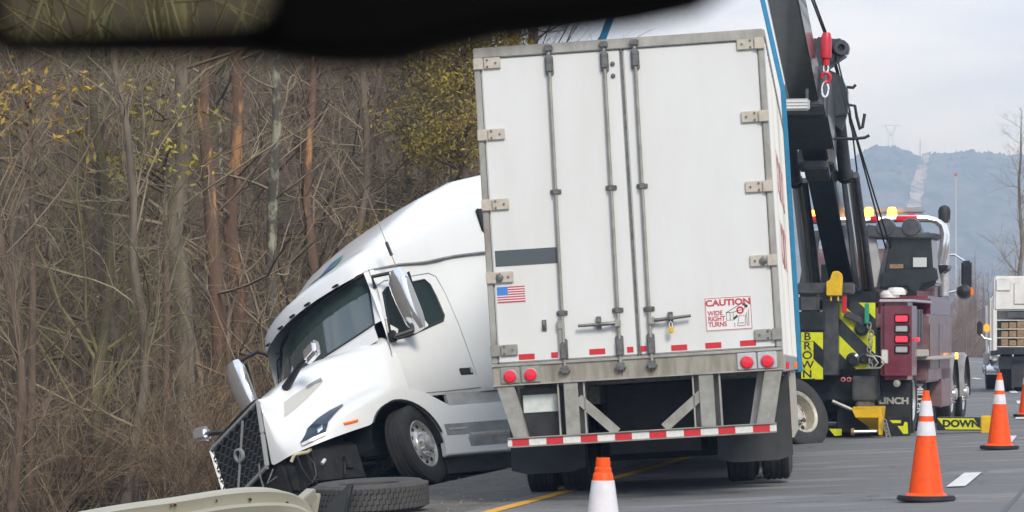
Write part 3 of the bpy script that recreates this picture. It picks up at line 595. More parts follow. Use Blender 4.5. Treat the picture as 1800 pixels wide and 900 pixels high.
# door
dl = [(.03, 1.83), (.07, 1.5), (.085, 1.23), (-.02, 1.205), (-.26, 1.155), (-.6, 1.155), (-1.19, 1.165), (-1.165, 1.6), (-1.14, 2.0), (-1.10, 2.45), (-1.05, 2.68), (-.95, 2.73), (-.2, 2.66), (-.06, 2.6), (-.02, 2.2)]
def sidey(x, z):
    wd = interp(x, [(.09, [1.13]), (-.06, [1.16]), (-.5, [1.185]), (-1.15, [1.20]), (-1.3, [1.225]), (-1.7, [1.245]), (-2.6, [1.25])])[0]
    return interp(z, [(1.12, [wd - .05]), (1.18, [wd - .01]), (1.6, [wd]), (2.0, [wd]), (2.4, [wd - .025]), (3.0, [wd - .07])])[0]
for sx in (1, -1):
    dr = MB().tube([(x, sx * (sidey(x, z) + .002), z) for x, z in dl + dl[:1]], .0055, 5, cap=False).build('door', GREYP, A, True)
    wn = [(.0, 1.86), (-.30, 1.90), (-.90, 2.07), (-.95, 2.14), (-.93, 2.4), (-.90, 2.57), (-.84, 2.64), (-.2, 2.56), (-.12, 2.5), (-.06, 2.2)]
    P = [(x, sx * (sidey(x, z) + .006), z) for x, z in wn]
    MB().add(P, [tuple(range(len(P)))]).build('side_window', GLASS, dr)
    MB().tube(P + P[:1], .014, 6, cap=False).build('window_rubber', BLACK, dr, True)
    c = (-1.03, sx * (sidey(-1.03, 1.39) + .003), 1.385)
    MB().box(c[0] - .105, c[0] + .105, c[1] - .012, c[1] + .012, c[2] - .045, c[2] + .045).build('door_handle', BLACK, dr, bevel=.01)
    MB().box(c[0] - .105, c[0] - .06, c[1] - .004, c[1] + .018 * sx, c[2] - .03, c[2] + .03).build('door_lock', BRIGHT, dr)
    sq = MB().box(-2.35, -1.98, sx * 1.225, sx * 1.262, 3.22, 3.55).build('sleeper_window', BLACK, A, bevel=.06)
    # side fairing, steps, recess
    arch = [(AX + (ARAD + .0) * math.cos(a), .5 + ARAD * math.sin(a)) for a in np.linspace(math.pi * .58, math.pi * 1.0, 9)]
    poly = [(.085, 1.21)] + arch + [(-.31, .32), (-3.9, .32), (-3.9, .97), (-.60, .955), (-.27, 1.145), (-.02, 1.195)]
    sf = MB().prism([(x, z) for x, z in poly], 'y', sx * 1.09, sx * 1.198).build('side_fairing', WHITE, A, bevel=.012)
    MB().box(-3.9, -.40, sx * 1.19, sx * 1.206, .575, .715).build('step_band', GREYP, sf)
    MB().box(-.75, -.45, sx * 1.206, sx * 1.212, .635, .66).build('step_badge', BRIGHT, sf)
    MB().box(-3.9, -.75, sx * 1.19, sx * 1.214, .545, .58).build('step_tread', BRIGHT, sf)
    MB().box(-3.9, -.72, sx * 1.16, sx * 1.202, .40, .54).build('step_recess', GREYP, sf, bevel=.01)
    MB().box(-3.9, -.62, sx * 1.10, sx * 1.15, .94, 1.15).build('recess_panel', mat('pale_grey_panel', (.42, .43, .42), .4, c2=(.33, .33, .32), scale=5), A)
    MB().box(-3.85, -.35, sx * .95, sx * 1.08, .12, .34).build('lower_valance', BLACK, A)
    # door mirror: chrome shell, arms, aerial
for sx in (1, -1):
    mm = thing('t', '', '') if False else None
    cx, cy, cz = -.16, 1.46, 2.26
    if sx < 0: cx, cy, cz = .22, 1.50, 2.26
    sh = []
    for v in np.linspace(0, 1, 9):
        e = (1 - abs(2 * v - 1) ** 7) ** .5 * (.93 + .07 * v) if 0 < v < 1 else .62; z = cz - .40 + .80 * v
        sh.append([(cx + .105 * e * (math.cos(a) * (1.15 - .5 * (2 * v - 1) ** 2) if math.cos(a) > 0 else -abs(math.cos(a)) ** .6 * .6) + .10 * (v - .5), sx * (cy + .165 * e * math.copysign(abs(math.sin(a)) ** .6, math.sin(a))), z) for a in np.linspace(0, 2 * math.pi, 20, endpoint=False)])
    ms = MB().grid(sh, closed=True).add(sh[0], [tuple(range(20))]).add(sh[-1], [tuple(range(20))]).build('door_mirror', CHROME, A, True)
    MB().box(cx - .065, cx - .052, sx * (cy - .13), sx * (cy + .13), cz - .33, cz + .33).build('mirror_glass', GLASS, ms, bevel=.004)
    MB().tube([(-.02, sx * 1.17, 1.9), (.04, sx * 1.3, 1.86), (cx - .04, sx * (cy - .05), 1.89), (cx - .02, sx * cy, 1.96)], .03, 8).build('mirror_arm', BLACK, ms, True)
    MB().tube([(-.03, sx * 1.12, 2.58), (.06, sx * 1.22, 2.68), (cx - .03, sx * (cy - .04), 2.66), (cx, sx * cy, 2.6)], .024, 8).build('mirror_arm', BLACK, ms, True)
    MB().box(-.06, .04, sx * 1.15, sx * 1.24, 1.83, 1.97).build('mirror_foot', BLACK, ms, bevel=.02)
    b0 = Vector((cx, sx * cy, 2.64)); dv = Vector((.10, -sx * .02 + (-.04 if sx < 0 else 0), 1.0)).normalized()
    an = MB().tube([b0, b0 + dv * 1.22], [.006, .003], 5).build('aerial', mat('aerial_brown', (.25, .15, .1), .5), ms, True)
    if sx > 0: MB().tube([b0 + dv * .22, b0 + dv * .40], .02, 8).build('aerial_coil', BLACK, an, True)
# bonnet mirrors
for sx in (1, -1):
    base = Vector((1.02, sx * .93, 1.22)) if sx > 0 else Vector((1.0, -.93, 1.25))
    if sx > 0:
        hx_, hk_ = hoodhit(503, 682); base = Vector(hood(hx_, hk_, -.01)); head = app(548, 619, hx_ - .05, 0)
    else: head = app(355, 764, 1.15, 0); base = Vector((1.15, -.72, 1.42))
    bm_ = MB().tube([base, base.lerp(head, .55) + Vector((0, 0, .03)), head], [.055, .035, .03], 9).build('bonnet_mirror', BLACK, A, True)
    ho = Vector((.0, 0, .0)); MB().obox(head, (.06, 0, .02), (0, .13, .03 * sx), (-.02, 0, .095)).build('bonnet_mirror_head', CHROME, bm_, bevel=.04)
# engine bay wreckage, plus black boxes filling the dark gap under the bonnet
MB().box(1.25, 1.68, -.5, .5, .35, 1.25).build('radiator', BLACK, A, bevel=.02)
MB().box(-.2, 1.2, -.42, .42, .55, 1.3).build('engine_block', BLACK, A, bevel=.05)
for sx in (1, -1): MB().box(-7.6, 1.55, sx * .40, sx * .47, .62, .9).build('chassis_rail', BLACK, A)
MB().tube([(0, -.95, .5), (0, .95, .5)], .07, 10).build('front_axle', STEEL, A, True)
MB().box(.78, 1.60, .45, .92, .18, .70).build('bumper_dark_fill', BLACK, A, bevel=.05)  # bumper remnant enlarged into a black box to fill the dark gap
MB().box(1.55, 1.76, -.55, .62, .18, .68).build('lower_duct', BLACK, A, bevel=.05)
MB().box(.7, 1.3, -.9, .5, .1, .6).build('bay_dark_fill', BLACK, A, bevel=.04)  # added black box standing in for the dark of the engine bay
MB().box(1.0, 1.1, .92, .97, .34, .50).build('bumper_bracket', BLACK, A, bevel=.01)
MB().box(1.5, 1.62, -.45, .75, .10, .34).build('torn_crossmember', BLACK, A, bevel=.03)
hp = [app(512, 812, .9), app(517, 800, .95), app(528, 797, .97), app(540, 795, .95), app(546, 790, .9)]
MB().tube(hp, .022, 8).build('torn_hose', HOSE, A, True)
for pts, m_ in ((((522, 800), (530, 822), (545, 845), (565, 842)), BLACK), (((455, 815), (458, 840), (464, 860)), STEEL), (((480, 825), (470, 850), (486, 838)), STEEL), (((540, 800), (552, 815), (556, 835), (548, 850)), BLACK), (((590, 805), (592, 812)), BLACK), (((606, 812), (607, 834)), BLACK), (((566, 815), (571, 808)), REFW)):
    MB().tube([app(a, b, 1.0) for a, b in pts], .022 if m_ in (GALV, BRIGHT, REFW) else .012, 7).build('loose_cable', m_, A, True)
for sx in (1, -1):
    wheel(A, (0, sx * 1.03, .51), 'front', (-.36, 1, .0) if sx > 0 else (.36, -1, .0), BRIGHT)
    for xx in (-5.52, -6.84):
        wheel(A, (xx, sx * 1.08, .5), 'rear', (0, sx, 0), mat('cream_rim', (.52, .49, .41), .45, .1, c2=(.38, .35, .29), scale=12)); wheel(A, (xx, sx * .74, .5), 'rear', (0, sx, 0), GALV)
for xx in (-5.52, -6.84): MB().tube([(xx, -.9, .5), (xx, .9, .5)], .09, 10).build('drive_axle', STEEL, A, True)
MB().lathe([(.0001, -5.3), (.33, -5.3), (.34, -5.25), (.34, -4.05), (.33, -4.0), (.0001, -4.0)], 26, (0, .86, .66), 'x').build('fuel_tank', BLACK, A, True)
MB().box(-7.4, -4.0, -.95, .95, .55, 1.0).build('rear_dark_fill', BLACK, A, bevel=.03)  # added black box, keeps the gap under the trailer dark
MB().lathe([(.45, .92), (.47, 1.0), (.2, 1.02), (.0001, 1.02)], 24, (-6.1, 0, 0), 'z').build('fifth_wheel', STEEL, A, True)

# ------------------------------------------------------------------ the heavy tow truck
KL, KR = (4.33, 48, -.09), (0, 0, R(-13))
KM = mtx(KL, KR); kpp = planepoint(KM); KI = KM.inverted()
def K(px, py, y=0): p = kpp(px, py, y); return p.x, p.z
def KW(px, py, Y): return KI @ W(px, py, Y + 2)
V = thing('rotator_tow_truck', 'maroon and black heavy tow truck with raised boom and lit amber beacons', 'tow truck', KL, KR)
def kbox(name, a, b, y0, y1, m, parent=None, bevel=.02):
    (x0, z1), (x1, z0) = K(a[0], a[1], y0), K(b[0], b[1], y0)
    return MB().box(x0, x1, y0, y1, z0, z1).build(name, m, parent or V, bevel=bevel)
# right rear body with tail lamps
x0, zt_ = K(1547, 530); x1, zb_ = K(1602, 668)
rb = MB().box(x0, x1, 0, .75, zb_, zt_).build('rear_body', MAROON, V, bevel=.06)
MB().box(x0 - .01, x1 + .02, -.01, 2.6, zt_ - .005, zt_ + .03).build('deck_trim', BRIGHT, V, bevel=.008)
MB().box(x1 - .5, x1 - .28, .75, 2.0, zb_ + .3, zt_ - .01).build('locker_back', INK, V)
for k in range(3): MB().tube([(x1 - .14, .98 + k * .34, zb_ + .48), (x1 - .14, .98 + k * .34, zt_ - .1)], .12, 14).build('stored_cylinder', mat('black_cylinder', (.03, .032, .036), .25, coat=.5), V, True)
MB().box(x1 - .32, x1 + .03, .75, 2.05, zb_ + .32, zb_ + .42).build('locker_shelf', mat('cream_plate', (.5, .46, .4), .5), V, bevel=.01)
for i, py in enumerate((560, 578, 596, 614.5)):
    x, z = K(1585, py); pl = MB().box(x - .105, x + .105, -.02, .01, z - .065, z + .065).build('lamp_bezel', INK, V, bevel=.02)
    MB().box(x - .085, x + .085, -.032, -.015, z - .042, z + .042).build('tail_lamp', LENSL if i % 2 == 0 else CLEAR, pl, bevel=.015)
x, z = K(1555, 627); MB().box(x - .05, x + .05, -.012, .01, z - .1, z + .1).build('white_reflector', REFW, V, bevel=.02)
x, z = K(1578, 640); MB().box(x - .1, x + .13, -.008, .01, z - .17, z + .12).build('access_door', MAROON, V, bevel=.012)
x, z = K(1577, 674, .02); MB().lathe([(.05, .0), (.05, -.03), (.0001, -.04)], 14, (x, 0, z), 'y').build('tow_eye', GALV, V, True)
x, z = K(1614, 597, .5); MB().lathe([(.035, .45), (.035, .42), (.0001, .41)], 12, (x, 0, z), 'y').build('small_red_lamp', LENSL, V, True)
# big black rear flap with white lettering, dark underbody
kbox('rear_flap', (1470, 668), (1604, 762), .3, .34, FLAP, bevel=.02)
x, z = K(1571, 705, .29); text('flap_text', 'LINCH', .125, mat('faded_white', (.4, .39, .36), .7), V, (x, .288, z), sx=1.15, bold=.006)
MB().box(-1.1, 1.05, .5, 8.5, .35, .8).build('chassis', TBLACK, V, bevel=.02)
MB().box(-1.15, x0 - .02, .12, 3.4, .5, 1.55).build('rear_core', TBLACK, V, bevel=.03)
# hazard panels
def hazard(name, a, b, y, n, slope, parent, th=.03):
    (xa_, z1_), (xb_, z0_) = K(a[0], a[1], y), K(b[0], b[1], y); p = MB().box(xa_, xb_, y, y + th, z0_, z1_).build(name, TBLACK, parent, bevel=.006)
    H = (z1_ - z0_); Wd = xb_ - xa_; per = (H + Wd * slope) / n
    for k in range(n + 1):
        c0 = z1_ + Wd * slope - k * per; c1 = c0 - per * .5
        poly = []
        for xx, cc in ((xa_ + .01, c0), (xb_ - .01, c0), (xb_ - .01, c1), (xa_ + .01, c1)): poly.append((xx, min(max(cc - slope * (xx - xa_), z0_ + .01), z1_ - .01)))
        # clip to the panel by sampling columns
        q = MB(); cols = np.linspace(xa_ + .01, xb_ - .01, 14); 
        for xl, xr in zip(cols, cols[1:]):
            t0, t1 = [min(max(c0 - slope * (v - xa_), z0_ + .01), z1_ - .01) for v in (xl, xr)]; u0, u1 = [min(max(c1 - slope * (v - xa_), z0_ + .01), z1_ - .01) for v in (xl, xr)]
            if t0 - u0 > .002 or t1 - u1 > .002: q.add([(xl, y - .003, u0), (xr, y - .003, u1), (xr, y - .003, t1), (xl, y - .003, t0)], [(0, 1, 2, 3)])
        if q.f: q.build('hazard_stripe', LIME, p)
    return p
hazard('hazard_panel', (1474, 531), (1540, 650), -.05, 3, 1.0, V)
q = hazard('name_panel', (1400, 583), (1448, 668), -.3, 2, .95, V)
for k, ch in enumerate('BROWN'):
    x, z = K(1419, 592 + k * 16.5, -.31); MB().box(x - .085, x + .085, -.3055, -.303, z - .062, z + .062).build('letter_ground', LIME, q); text('name_letter', ch, .15, INK, q, (x, -.3075, z), sx=1.2, bold=.002)
kbox('name_panel_box', (1402, 548), (1449, 582), -.32, -.02, TBLACK)
kbox('stinger_mast', (1446, 525), (1473, 660), -.2, .2, TGREY, bevel=.01)
kbox('rear_crossbeam', (1400, 497), (1500, 517), -.3, -.1, TGREY, bevel=.02)
kbox('winch_mount', (1403, 517), (1440, 550), -.28, .1, TGREY, bevel=.04)
x, z = K(1468, 520, -.32)
yb = MB().prism([(x - .11, z), (x + .10, z), (x + .11, z + .22), (x + .10, z + .30), (x + .05, z + .345), (x - .02, z + .34), (x - .045, z + .28), (x - .06, z + .22), (x - .11, z + .2)], 'y', -.42, -.31).build('yellow_bracket', YEL, V, bevel=.01)
MB().lathe([(.032, -.424), (.032, -.41), (.0001, -.41)], 14, (x + .025, 0, z + .27), 'y').build('bracket_eye', INK, yb)
q = MB().tube([(x - .05, -.38, z), (x - .05, -.38, z - .07)], .014, 6).tube([(x + .05, -.38, z), (x + .05, -.38, z - .07)], .014, 6).build('bracket_pins', YEL, yb)['kind'] = 'stuff'
x, z = K(1485, 525, -.2); MB().box(x - .035, x + .03, -.25, -.2, z - .2, z + .05).build('red_tag', REDP, V, bevel=.01)
# rigging hung on the tailboard: green strap, chain, hooks
x, z = K(1524, 549, -.2); MB().box(x - .03, x + .03, -.24, -.18, z - .16, z + .13).build('green_ratchet', GREENP, V, bevel=.012)
ch = []
for k in range(11):
    x, z = K(1528 + (k % 3) * 2, 572 + k * 7, -.2); a = k % 2 * math.pi / 2
    q = MB().tube([(x + .028 * math.cos(t) * math.cos(a), -.2 + .028 * math.cos(t) * math.sin(a), z + .045 * math.sin(t)) for t in np.linspace(0, 2 * math.pi, 11)], .009, 5, cap=False); q.build('chain_link', GALV, V, True)
x, z = K(1534, 640, -.2)
for d in (0, .09): MB().tube([(x + d - .08, -.22, z + .12), (x + d + .02, -.24, z + .1), (x + d + .08, -.24, z + .02), (x + d + .02, -.24, z - .05), (x + d - .1, -.24, z - .06)], .013, 6).build('chain_hook', GALV, V, True)
for px, py, r_ in ((1515, 578, .1), (1500, 632, .1), (1520, 630, .08)):
    x, z = K(px, py, -.1); MB().lathe([(r_, -.06), (r_, -.14), (r_ * .6, -.16), (r_ * .55, -.13), (.0001, -.13)], 18, (x, 0, z), 'y').build('hydraulic_fitting', TBLACK, V, True)
x, z = K(1505, 560, -.1); MB().obox((x, -.1, z), (.16, 0, -.07), (0, .05, 0), (.02, 0, .045)).build('hook_carrier', TGREY, V, bevel=.02)
for px in (1482, 1492):
    x, z = K(px, 667, -.05); MB().lathe([(.035, -.02), (.035, -.05), (.018, -.055), (.018, -.02)], 14, (x, 0, z), 'y', True).build('air_coupling', mat('faded_red', (.45, .15, .14), .5), V, True)
kbox('stinger_box', (1498, 661), (1538, 705), -.12, .3, TGREY, bevel=.02)
kbox('stinger_joint', (1504, 702), (1534, 720), -.1, .25, SHOUL, bevel=.03)
# rear spade: yellow scoop, bars
xa_, za_ = K(1498, 717, -.4); xb_, zb3 = K(1551, 765, -.4)
sp = MB().add([(xa_, -.5, za_), (xb_, -.5, za_), (xb_, -.5, za_ - .13), (xa_ + .06, -.5, za_ - .13), (xa_ + .22, -.2, za_ - .28), (xb_ - .02, -.2, za_ - .28), (xa_ + .22, -.15, zb3 + .05), (xb_ - .02, -.15, zb3 + .05), (xa_ + .05, .0, za_ + .02), (xb_, .0, za_ + .02)],
    [(0, 1, 2, 3), (3, 2, 5, 4), (4, 5, 7, 6), (8, 9, 1, 0), (0, 3, 4, 6, 8), (1, 9, 7, 5, 2), (6, 7, 9, 8)]).build('rear_spade', YEL, V)
for k in range(9): MB().box(xa_ + .03 + k * .042, xa_ + .05 + k * .042, -.51, -.45, za_ - .005, za_ + .02).build('spade_tooth', YEL, sp)
MB().tube([KW(1500, 759, 45.4), KW(1552, 758, 45.4)], .022, 8).build('spade_rod', BRIGHT, V, True)
MB().tube([KW(1463, 705, 45.6), KW(1497, 720, 45.6)], .025, 8).build('stay_rod', GALV, V, True)
MB().lathe([(.05, -.02), (.05, .02), (.0001, .02)], 12, KW(1499, 759, 45.4), 'x').build('spade_roller', mat('rust', (.3, .18, .08), .8), V, True)
p = KW(1548, 745, 45.3); MB().box(p.x - .03, p.x + .03, p.y - .03, p.y + .05, p.z - .16, p.z + .12).build('spade_bracket', YEL, V, bevel=.01)
for k in range(5):
    p = KW(1555 + k * 1.5, 742 + k * 6, 45.2); MB().tube([p + Vector((.028 * math.cos(t), .01 * (k % 2), .04 * math.sin(t))) for t in np.linspace(0, 2 * math.pi, 10)], .009, 5, cap=False).build('chain_link', GALV, V, True)
pl = kbox('low_hazard_plate', (1560, 732), (1600, 766), .1, .13, TBLACK, bevel=.005)
x, z = K(1580, 750, .09); MB().add([(x - .13, .095, z + .09), (x + .03, .095, z + .09), (x + .03, .095, z + .05), (x - .09, .095, z + .05)], [(0, 1, 2, 3)]).add([(x - .02, .095, z + .01), (x + .06, .095, z + .01), (x + .08, .095, z + .07), (x + .12, .095, z + .06), (x + .13, .095, z - .10), (x + .06, .095, z - .10)], [(0, 1, 2, 3, 4, 5)]).build('hazard_mark', LIME, pl)
x, z = K(1470, 760, -.1); MB().add([(x - .1, -.12, z + .05), (x + .08, -.12, z + .05), (x + .08, -.12, z - .04), (x - .02, -.12, z - .05)], [(0, 1, 2, 3)]).build('hazard_mark', LIME, V)
# DOWN outrigger
oy = .6
o_ = kbox('outrigger_beam', (1646, 733), (1733, 757), oy, oy + .22, TBLACK, bevel=.01)
(xa_, z1_), (xb_, z0_) = K(1650, 735, oy), K(1724, 755, oy)
MB().prism([(xa_ - .02, z1_), (xb_ - .1, z1_), (xb_, z0_), (xa_ + .1, z0_)], 'y', oy - .004, oy).build('outrigger_stripe', LIME, o_)
text('outrigger_text', 'DOWN', .135, INK, o_, ((xa_ + xb_) / 2 + .02, oy - .007, (z0_ + z1_) / 2), sx=1.15, bold=.006)
(xa_, z1_), (xb_, z0_) = K(1724, 731, oy), K(1742, 770, oy)
MB().box(xa_, xb_, oy - .02, oy + .24, z0_ + .05, z1_).build('outrigger_jack', YEL, V, bevel=.015)
(xa_, z1_), (xb_, z0_) = K(1688, 765, oy), K(1742, 772, oy); MB().box(xa_, xb_, oy - .25, oy + .35, z0_, z0_ + .06).build('outrigger_foot', YEL, V, bevel=.01)
# right side: lockers, running board, cab, wings, wheels
XR = x1 + .0
MB().box(.45, XR + .02, 2.05, 5.2, .75, 1.75).build('side_locker', MAUVE, V, bevel=.03)
MB().box(.5, XR - .01, 2.6, 5.6, 1.70, 2.02).build('upper_locker', MAROON, V, bevel=.04)
MB().box(XR + .022, XR + .032, 2.15, 3.4, .95, 1.6).build('locker_door', MAUVE, V, bevel=.008)
MB().box(XR + .022, XR + .032, 3.5, 5.0, .95, 1.6).build('locker_door', MAUVE, V, bevel=.008)
MB().box(XR - .2, XR + .12, 1.9, 5.2, 1.08, 1.13).build('running_board', mat('cream_plate', (.5, .46, .4), .5), V, bevel=.01)
MB().box(.6, XR + .02, 3.9, 5.4, .35, .95).build('lower_locker', MAUVE, V, bevel=.02)
MB().tube([(XR + .1, 5.2, 1.12), (XR + .14, 5.2, 1.12)], .05, 10).build('side_amber_lamp', AMBLIT, V, True)
cab = MB().prism([(5.6, .85), (8.2, .85), (8.4, 1.0), (8.4, 1.75), (7.9, 2.1), (7.6, 2.75), (5.7, 2.8), (5.6, 2.6)], 'x', -1.0, 1.02).build('cab', MAUVE, V, bevel=.07)
MB().prism([(6.2, 1.9), (7.7, 1.9), (7.45, 2.55), (6.2, 2.55)], 'x', 1.021, 1.026).build('cab_side_window', GLASS, cab)
MB().box(-.75, .75, 5.585, 5.595, 1.95, 2.55).build('cab_rear_window', GLASS, cab, bevel=.03)
MB().prism([(8.3, .8), (9.9, .8), (10.0, 1.5), (9.7, 1.75), (8.3, 1.85)], 'x', -.8, .8).build('tow_bonnet', MAUVE, V, bevel=.1)
def wing(yc, wd=1.22, r=.66):
    rows = []
    for a in np.linspace(-.1, math.pi + .1, 14): rows.append([(.72, yc + r * math.cos(a), .5 + r * math.sin(a)), (wd - .05, yc + r * math.cos(a), .5 + r * math.sin(a)), (wd, yc + (r - .06) * math.cos(a), .5 + (r - .06) * math.sin(a))])
    MB().grid(rows).build('front_wing', FENDER, V, True); MB().grid([[(-a, b, c) for a, b, c in r_] for r_ in rows]).build('front_wing', FENDER, V, True)
wing(7.0); wing(8.9)
for yy in (7.0, 8.9):
    for sx in (1, -1): wheel(V, (sx * 1.03, yy, .5), 'front', (sx, 0, 0), BRIGHT)
for yy in (1.5, 2.85, 4.2):
    for sx in (1, -1): wheel(V, (sx * 1.02, yy, .5), 'rear', (sx, 0, 0), BRIGHT); wheel(V, (sx * .69, yy, .5), 'rear', (sx, 0, 0), BRIGHT)
fl2 = MB().box(XR - .55, XR - .04, 2.15, 2.18, .18, .85).build('side_flap', FLAP, V)
text('side_flap_text', 'MILLER', .14, DECW, fl2, (XR - .12, 2.146, .52), rot=(R(90), R(90), 0), bold=.004)
# mirror, exhaust, head rack, beacons
p = KW(1699, 483, 53.5); tm = MB().box(p.x - .085, p.x + .085, p.y - .05, p.y + .08, p.z - .23, p.z + .23).build('door_mirror', TBLACK, V, bevel=.03)
MB().tube([(p.x - .55, p.y + .1, p.z + .3), (p.x - .2, p.y + .05, p.z + .33), (p.x, p.y, p.z + .2)], .02, 7).tube([(p.x - .5, p.y + .1, p.z - .33), (p.x, p.y, p.z - .23)], .02, 7).build('mirror_arm', CHROME, tm, True)
p = KW(1695, 512, 53.5); MB().lathe([(.0001, -.12), (.1, -.1), (.13, -.02), (.13, .05), (.0001, .06)], 16, p, 'y').build('round_mirror', TBLACK, tm, True)
MB().box(p.x + .07, p.x + .15, p.y - .06, p.y, p.z - .07, p.z + .06).build('mirror_marker', AMBER, tm, bevel=.02)
a, b = KW(1661, 385, 52), KW(1659, 520, 52)
ex = MB().tube([a, b], .085, 14).build('exhaust_stack', BRIGHT, V, True)
MB().tube([KW(1660, 361, 52), KW(1660, 364, 52), KW(1660, 370, 52), KW(1660, 392, 52)], [.03, .075, .098, .09], 16).build('exhaust_tip', INK, ex, True); 
def pipe(name, pts, r, m): return MB().tube(pts, r, 10).build(name, m, V, True)
arc = lambda dy, dx: [KW(1410, 388 + dy, 51), KW(1500, 388 + dy, 51), KW(1600, 384 + dy, 51), KW(1630, 384 + dy, 51), KW(1645 + dx, 388 + dy, 51), KW(1655 + dx, 396 + dy, 51), KW(1659 + dx, 410 + dy, 51), KW(1656 + dx, 440, 51), KW(1650 + dx, 470, 51)]
pipe('head_rack', arc(0, 0), .055, CHROME); pipe('head_rack', [p + Vector((0, .35, 0)) for p in arc(1, 2)][2:], .045, CHROME)
MB().prism([tuple(KW(a, b, 51).xz) for a, b in ((1610, 466), (1668, 466), (1668, 472), (1655, 482), (1640, 473), (1612, 473))], 'y', KW(1640, 470, 51).y - .1, KW(1640, 470, 51).y + .5).build('rack_foot', TBLACK, V, bevel=.01)
lb = MB(); p0, p1 = KW(1400, 376, 52.3), KW(1632, 372, 52.3)
lbar = MB().box(p0.x, p1.x, p0.y - .12, p0.y + .12, p1.z - .05, p1.z + .05).build('light_bar', mat('beacon_clear', (.35, .36, .38), .2, .2), V, bevel=.03)
for px, m_ in ((1430, AMBLIT), (1442, LENSL), (1603, LENSL)):
    p = KW(px, 375, 52.1); MB().box(p.x - .07, p.x + .07, p.y - .14, p.y - .02, p.z - .045, p.z + .045).build('bar_lens', m_, lbar, bevel=.012)
for px in (1527, 1568):
    p = KW(px, 374, 51.4); bc = MB().lathe([(.0001, .09), (.05, .085), (.075, .04), (.08, -.06), (.0001, -.06)], 16, p, 'z').build('amber_beacon', AMBLIT, V, True)
    MB().tube([p - Vector((0, 0, .06)), p - Vector((0, 0, .15))], .05, 10).build('beacon_base', INK, bc)
for a, b in ((1420, 1450), (1530, 1545), (1575, 1615)):
    p, q_ = KW(a, 384, 50.9), KW(b, 384, 50.9); MB().box(p.x, q_.x, p.y - .05, p.y, p.z - .045, p.z + .035).build('red_rack_lamp', LENS, V, bevel=.015)
# turret, winch tower
kbox('turret_base', (1405, 505), (1545, 540), 2.6, 4.4, TBLACK, bevel=.06)
ty = 3.2
def kprism(name, pts, y0, y1, m, bevel=.02, parent=None): return MB().prism([K(a, b, y0) for a, b in pts], 'y', y0, y1).build(name, m, parent or V, bevel=bevel)
kprism('winch_tower', [(1549, 506), (1562, 412), (1636, 408), (1640, 470), (1646, 500), (1618, 512), (1600, 503)], ty, ty + .8, TBLACK)
kprism('winch_skirt', [(1549, 478), (1646, 470), (1650, 492), (1620, 500), (1612, 514), (1600, 512), (1596, 504), (1549, 508)], ty - .12, ty, TBLACK)
kprism('winch_crown', [(1522, 394), (1545, 398), (1552, 392), (1562, 396), (1590, 400), (1598, 392), (1608, 394), (1612, 408), (1645, 410), (1640, 420), (1524, 418)], ty - .1, ty + .9, TGREY)
for px in (1556, 1601):
    x, z = K(px, 399, ty - .1); MB().lathe([(.0001, ty - .12), (.13, ty - .12), (.14, ty - .08), (.14, ty + .1), (.0001, ty + .1)], 20, (x, 0, z), 'y').build('guide_roller', TGREY, V, True)
kprism('turret_arm', [(1525, 415), (1538, 415), (1556, 505), (1535, 510)], ty, ty + .1, mat('pale_panel', (.42, .42, .4), .5), .008)
kprism('turret_arm', [(1560, 412), (1566, 412), (1549, 508), (1540, 508)], ty - .03, ty, TGREY, .006)
kprism('turret_arm', [(1418, 408), (1445, 404), (1438, 425), (1430, 500), (1405, 500)], ty, ty + .15, TGREY, .01)
x, z = K(1617, 461, ty - .14); MB().box(x - .1, x + .1, ty - .15, ty - .12, z - .07, z + .07).build('white_plate', mat('paper_plate', (.55, .58, .53), .6), V)
x, z = K(1576, 468, ty - .13); MB().box(x - .1, x + .1, ty - .145, ty - .12, z - .03, z + .03).build('tan_label', WOODB, V)
x, z = K(1589, 513, ty - .15); MB().lathe([(.05, ty - .17), (.05, ty - .14), (.03, ty - .14), (.03, ty - .17)], 16, (x, 0, z), 'y', True).build('brass_ring', mat('brass', (.5, .38, .15), .35, .8), V, True)
for px, py in ((1564, 517), (1575, 512)):
    x, z = K(px, py, 1.0); MB().lathe([(.0001, .06), (.1, .05), (.14, 0), (.14, -.05), (.0001, -.05)], 16, (x, 1.0, z), 'z').build('work_beacon', REFW, V, True)
# boom
B0 = KW(1481, 478, 49); B1 = KI @ TIP; bd = (B1 - B0)
bu = Vector((0, 0, 1)); bxv = bd.cross(bu).normalized(); buv = bxv.cross(bd).normalized()
def bseg(t0, t1, wd, h, name, m=TBLACK, off=(0, 0), bevel=.02, parent=None):
    a, b = B0 + bd * t0, B0 + bd * t1; o = bxv * off[0] + buv * off[1]; return MB().bar(a + o, b + o, wd, h).build(name, m, parent or V, bevel=bevel)
bm1 = bseg(-.06, .40, .35, .5, 'boom_outer')
bm2 = bseg(.40, .80, .39, .47, 'boom_inner'); bseg(.80, 1.03, .33, .38, 'boom_tip')
bseg(.40, .80, .012, .40, 'boom_lit_side', mat('pale_panel', (.42, .42, .4), .5), (.202, .0), .0, bm2)  # pale plate puts the boom's lit right face into colour
for o2 in (-.10, .02, .14): bseg(.42, .80, .02, .02, 'boom_hose', TGREY, (.215, o2), .0, bm2)
bseg(.335, .405, .60, .68, 'boom_collar'); bseg(.40, .425, .54, .62, 'boom_collar', TGREY)
bseg(.28, .30, .50, .6, 'boom_band', TGREY)
bseg(.28, .31, .34, .12, 'lamp_bracket', TGREY, (-.02, -.38))
pw = KW(1400, 184, 41.6); wl = MB().box(pw.x - .17, pw.x + .17, pw.y - .05, pw.y + .05, pw.z - .075, pw.z + .075).build('work_lamp', mat('lamp_grey', (.42, .43, .43), .4), V, bevel=.02)
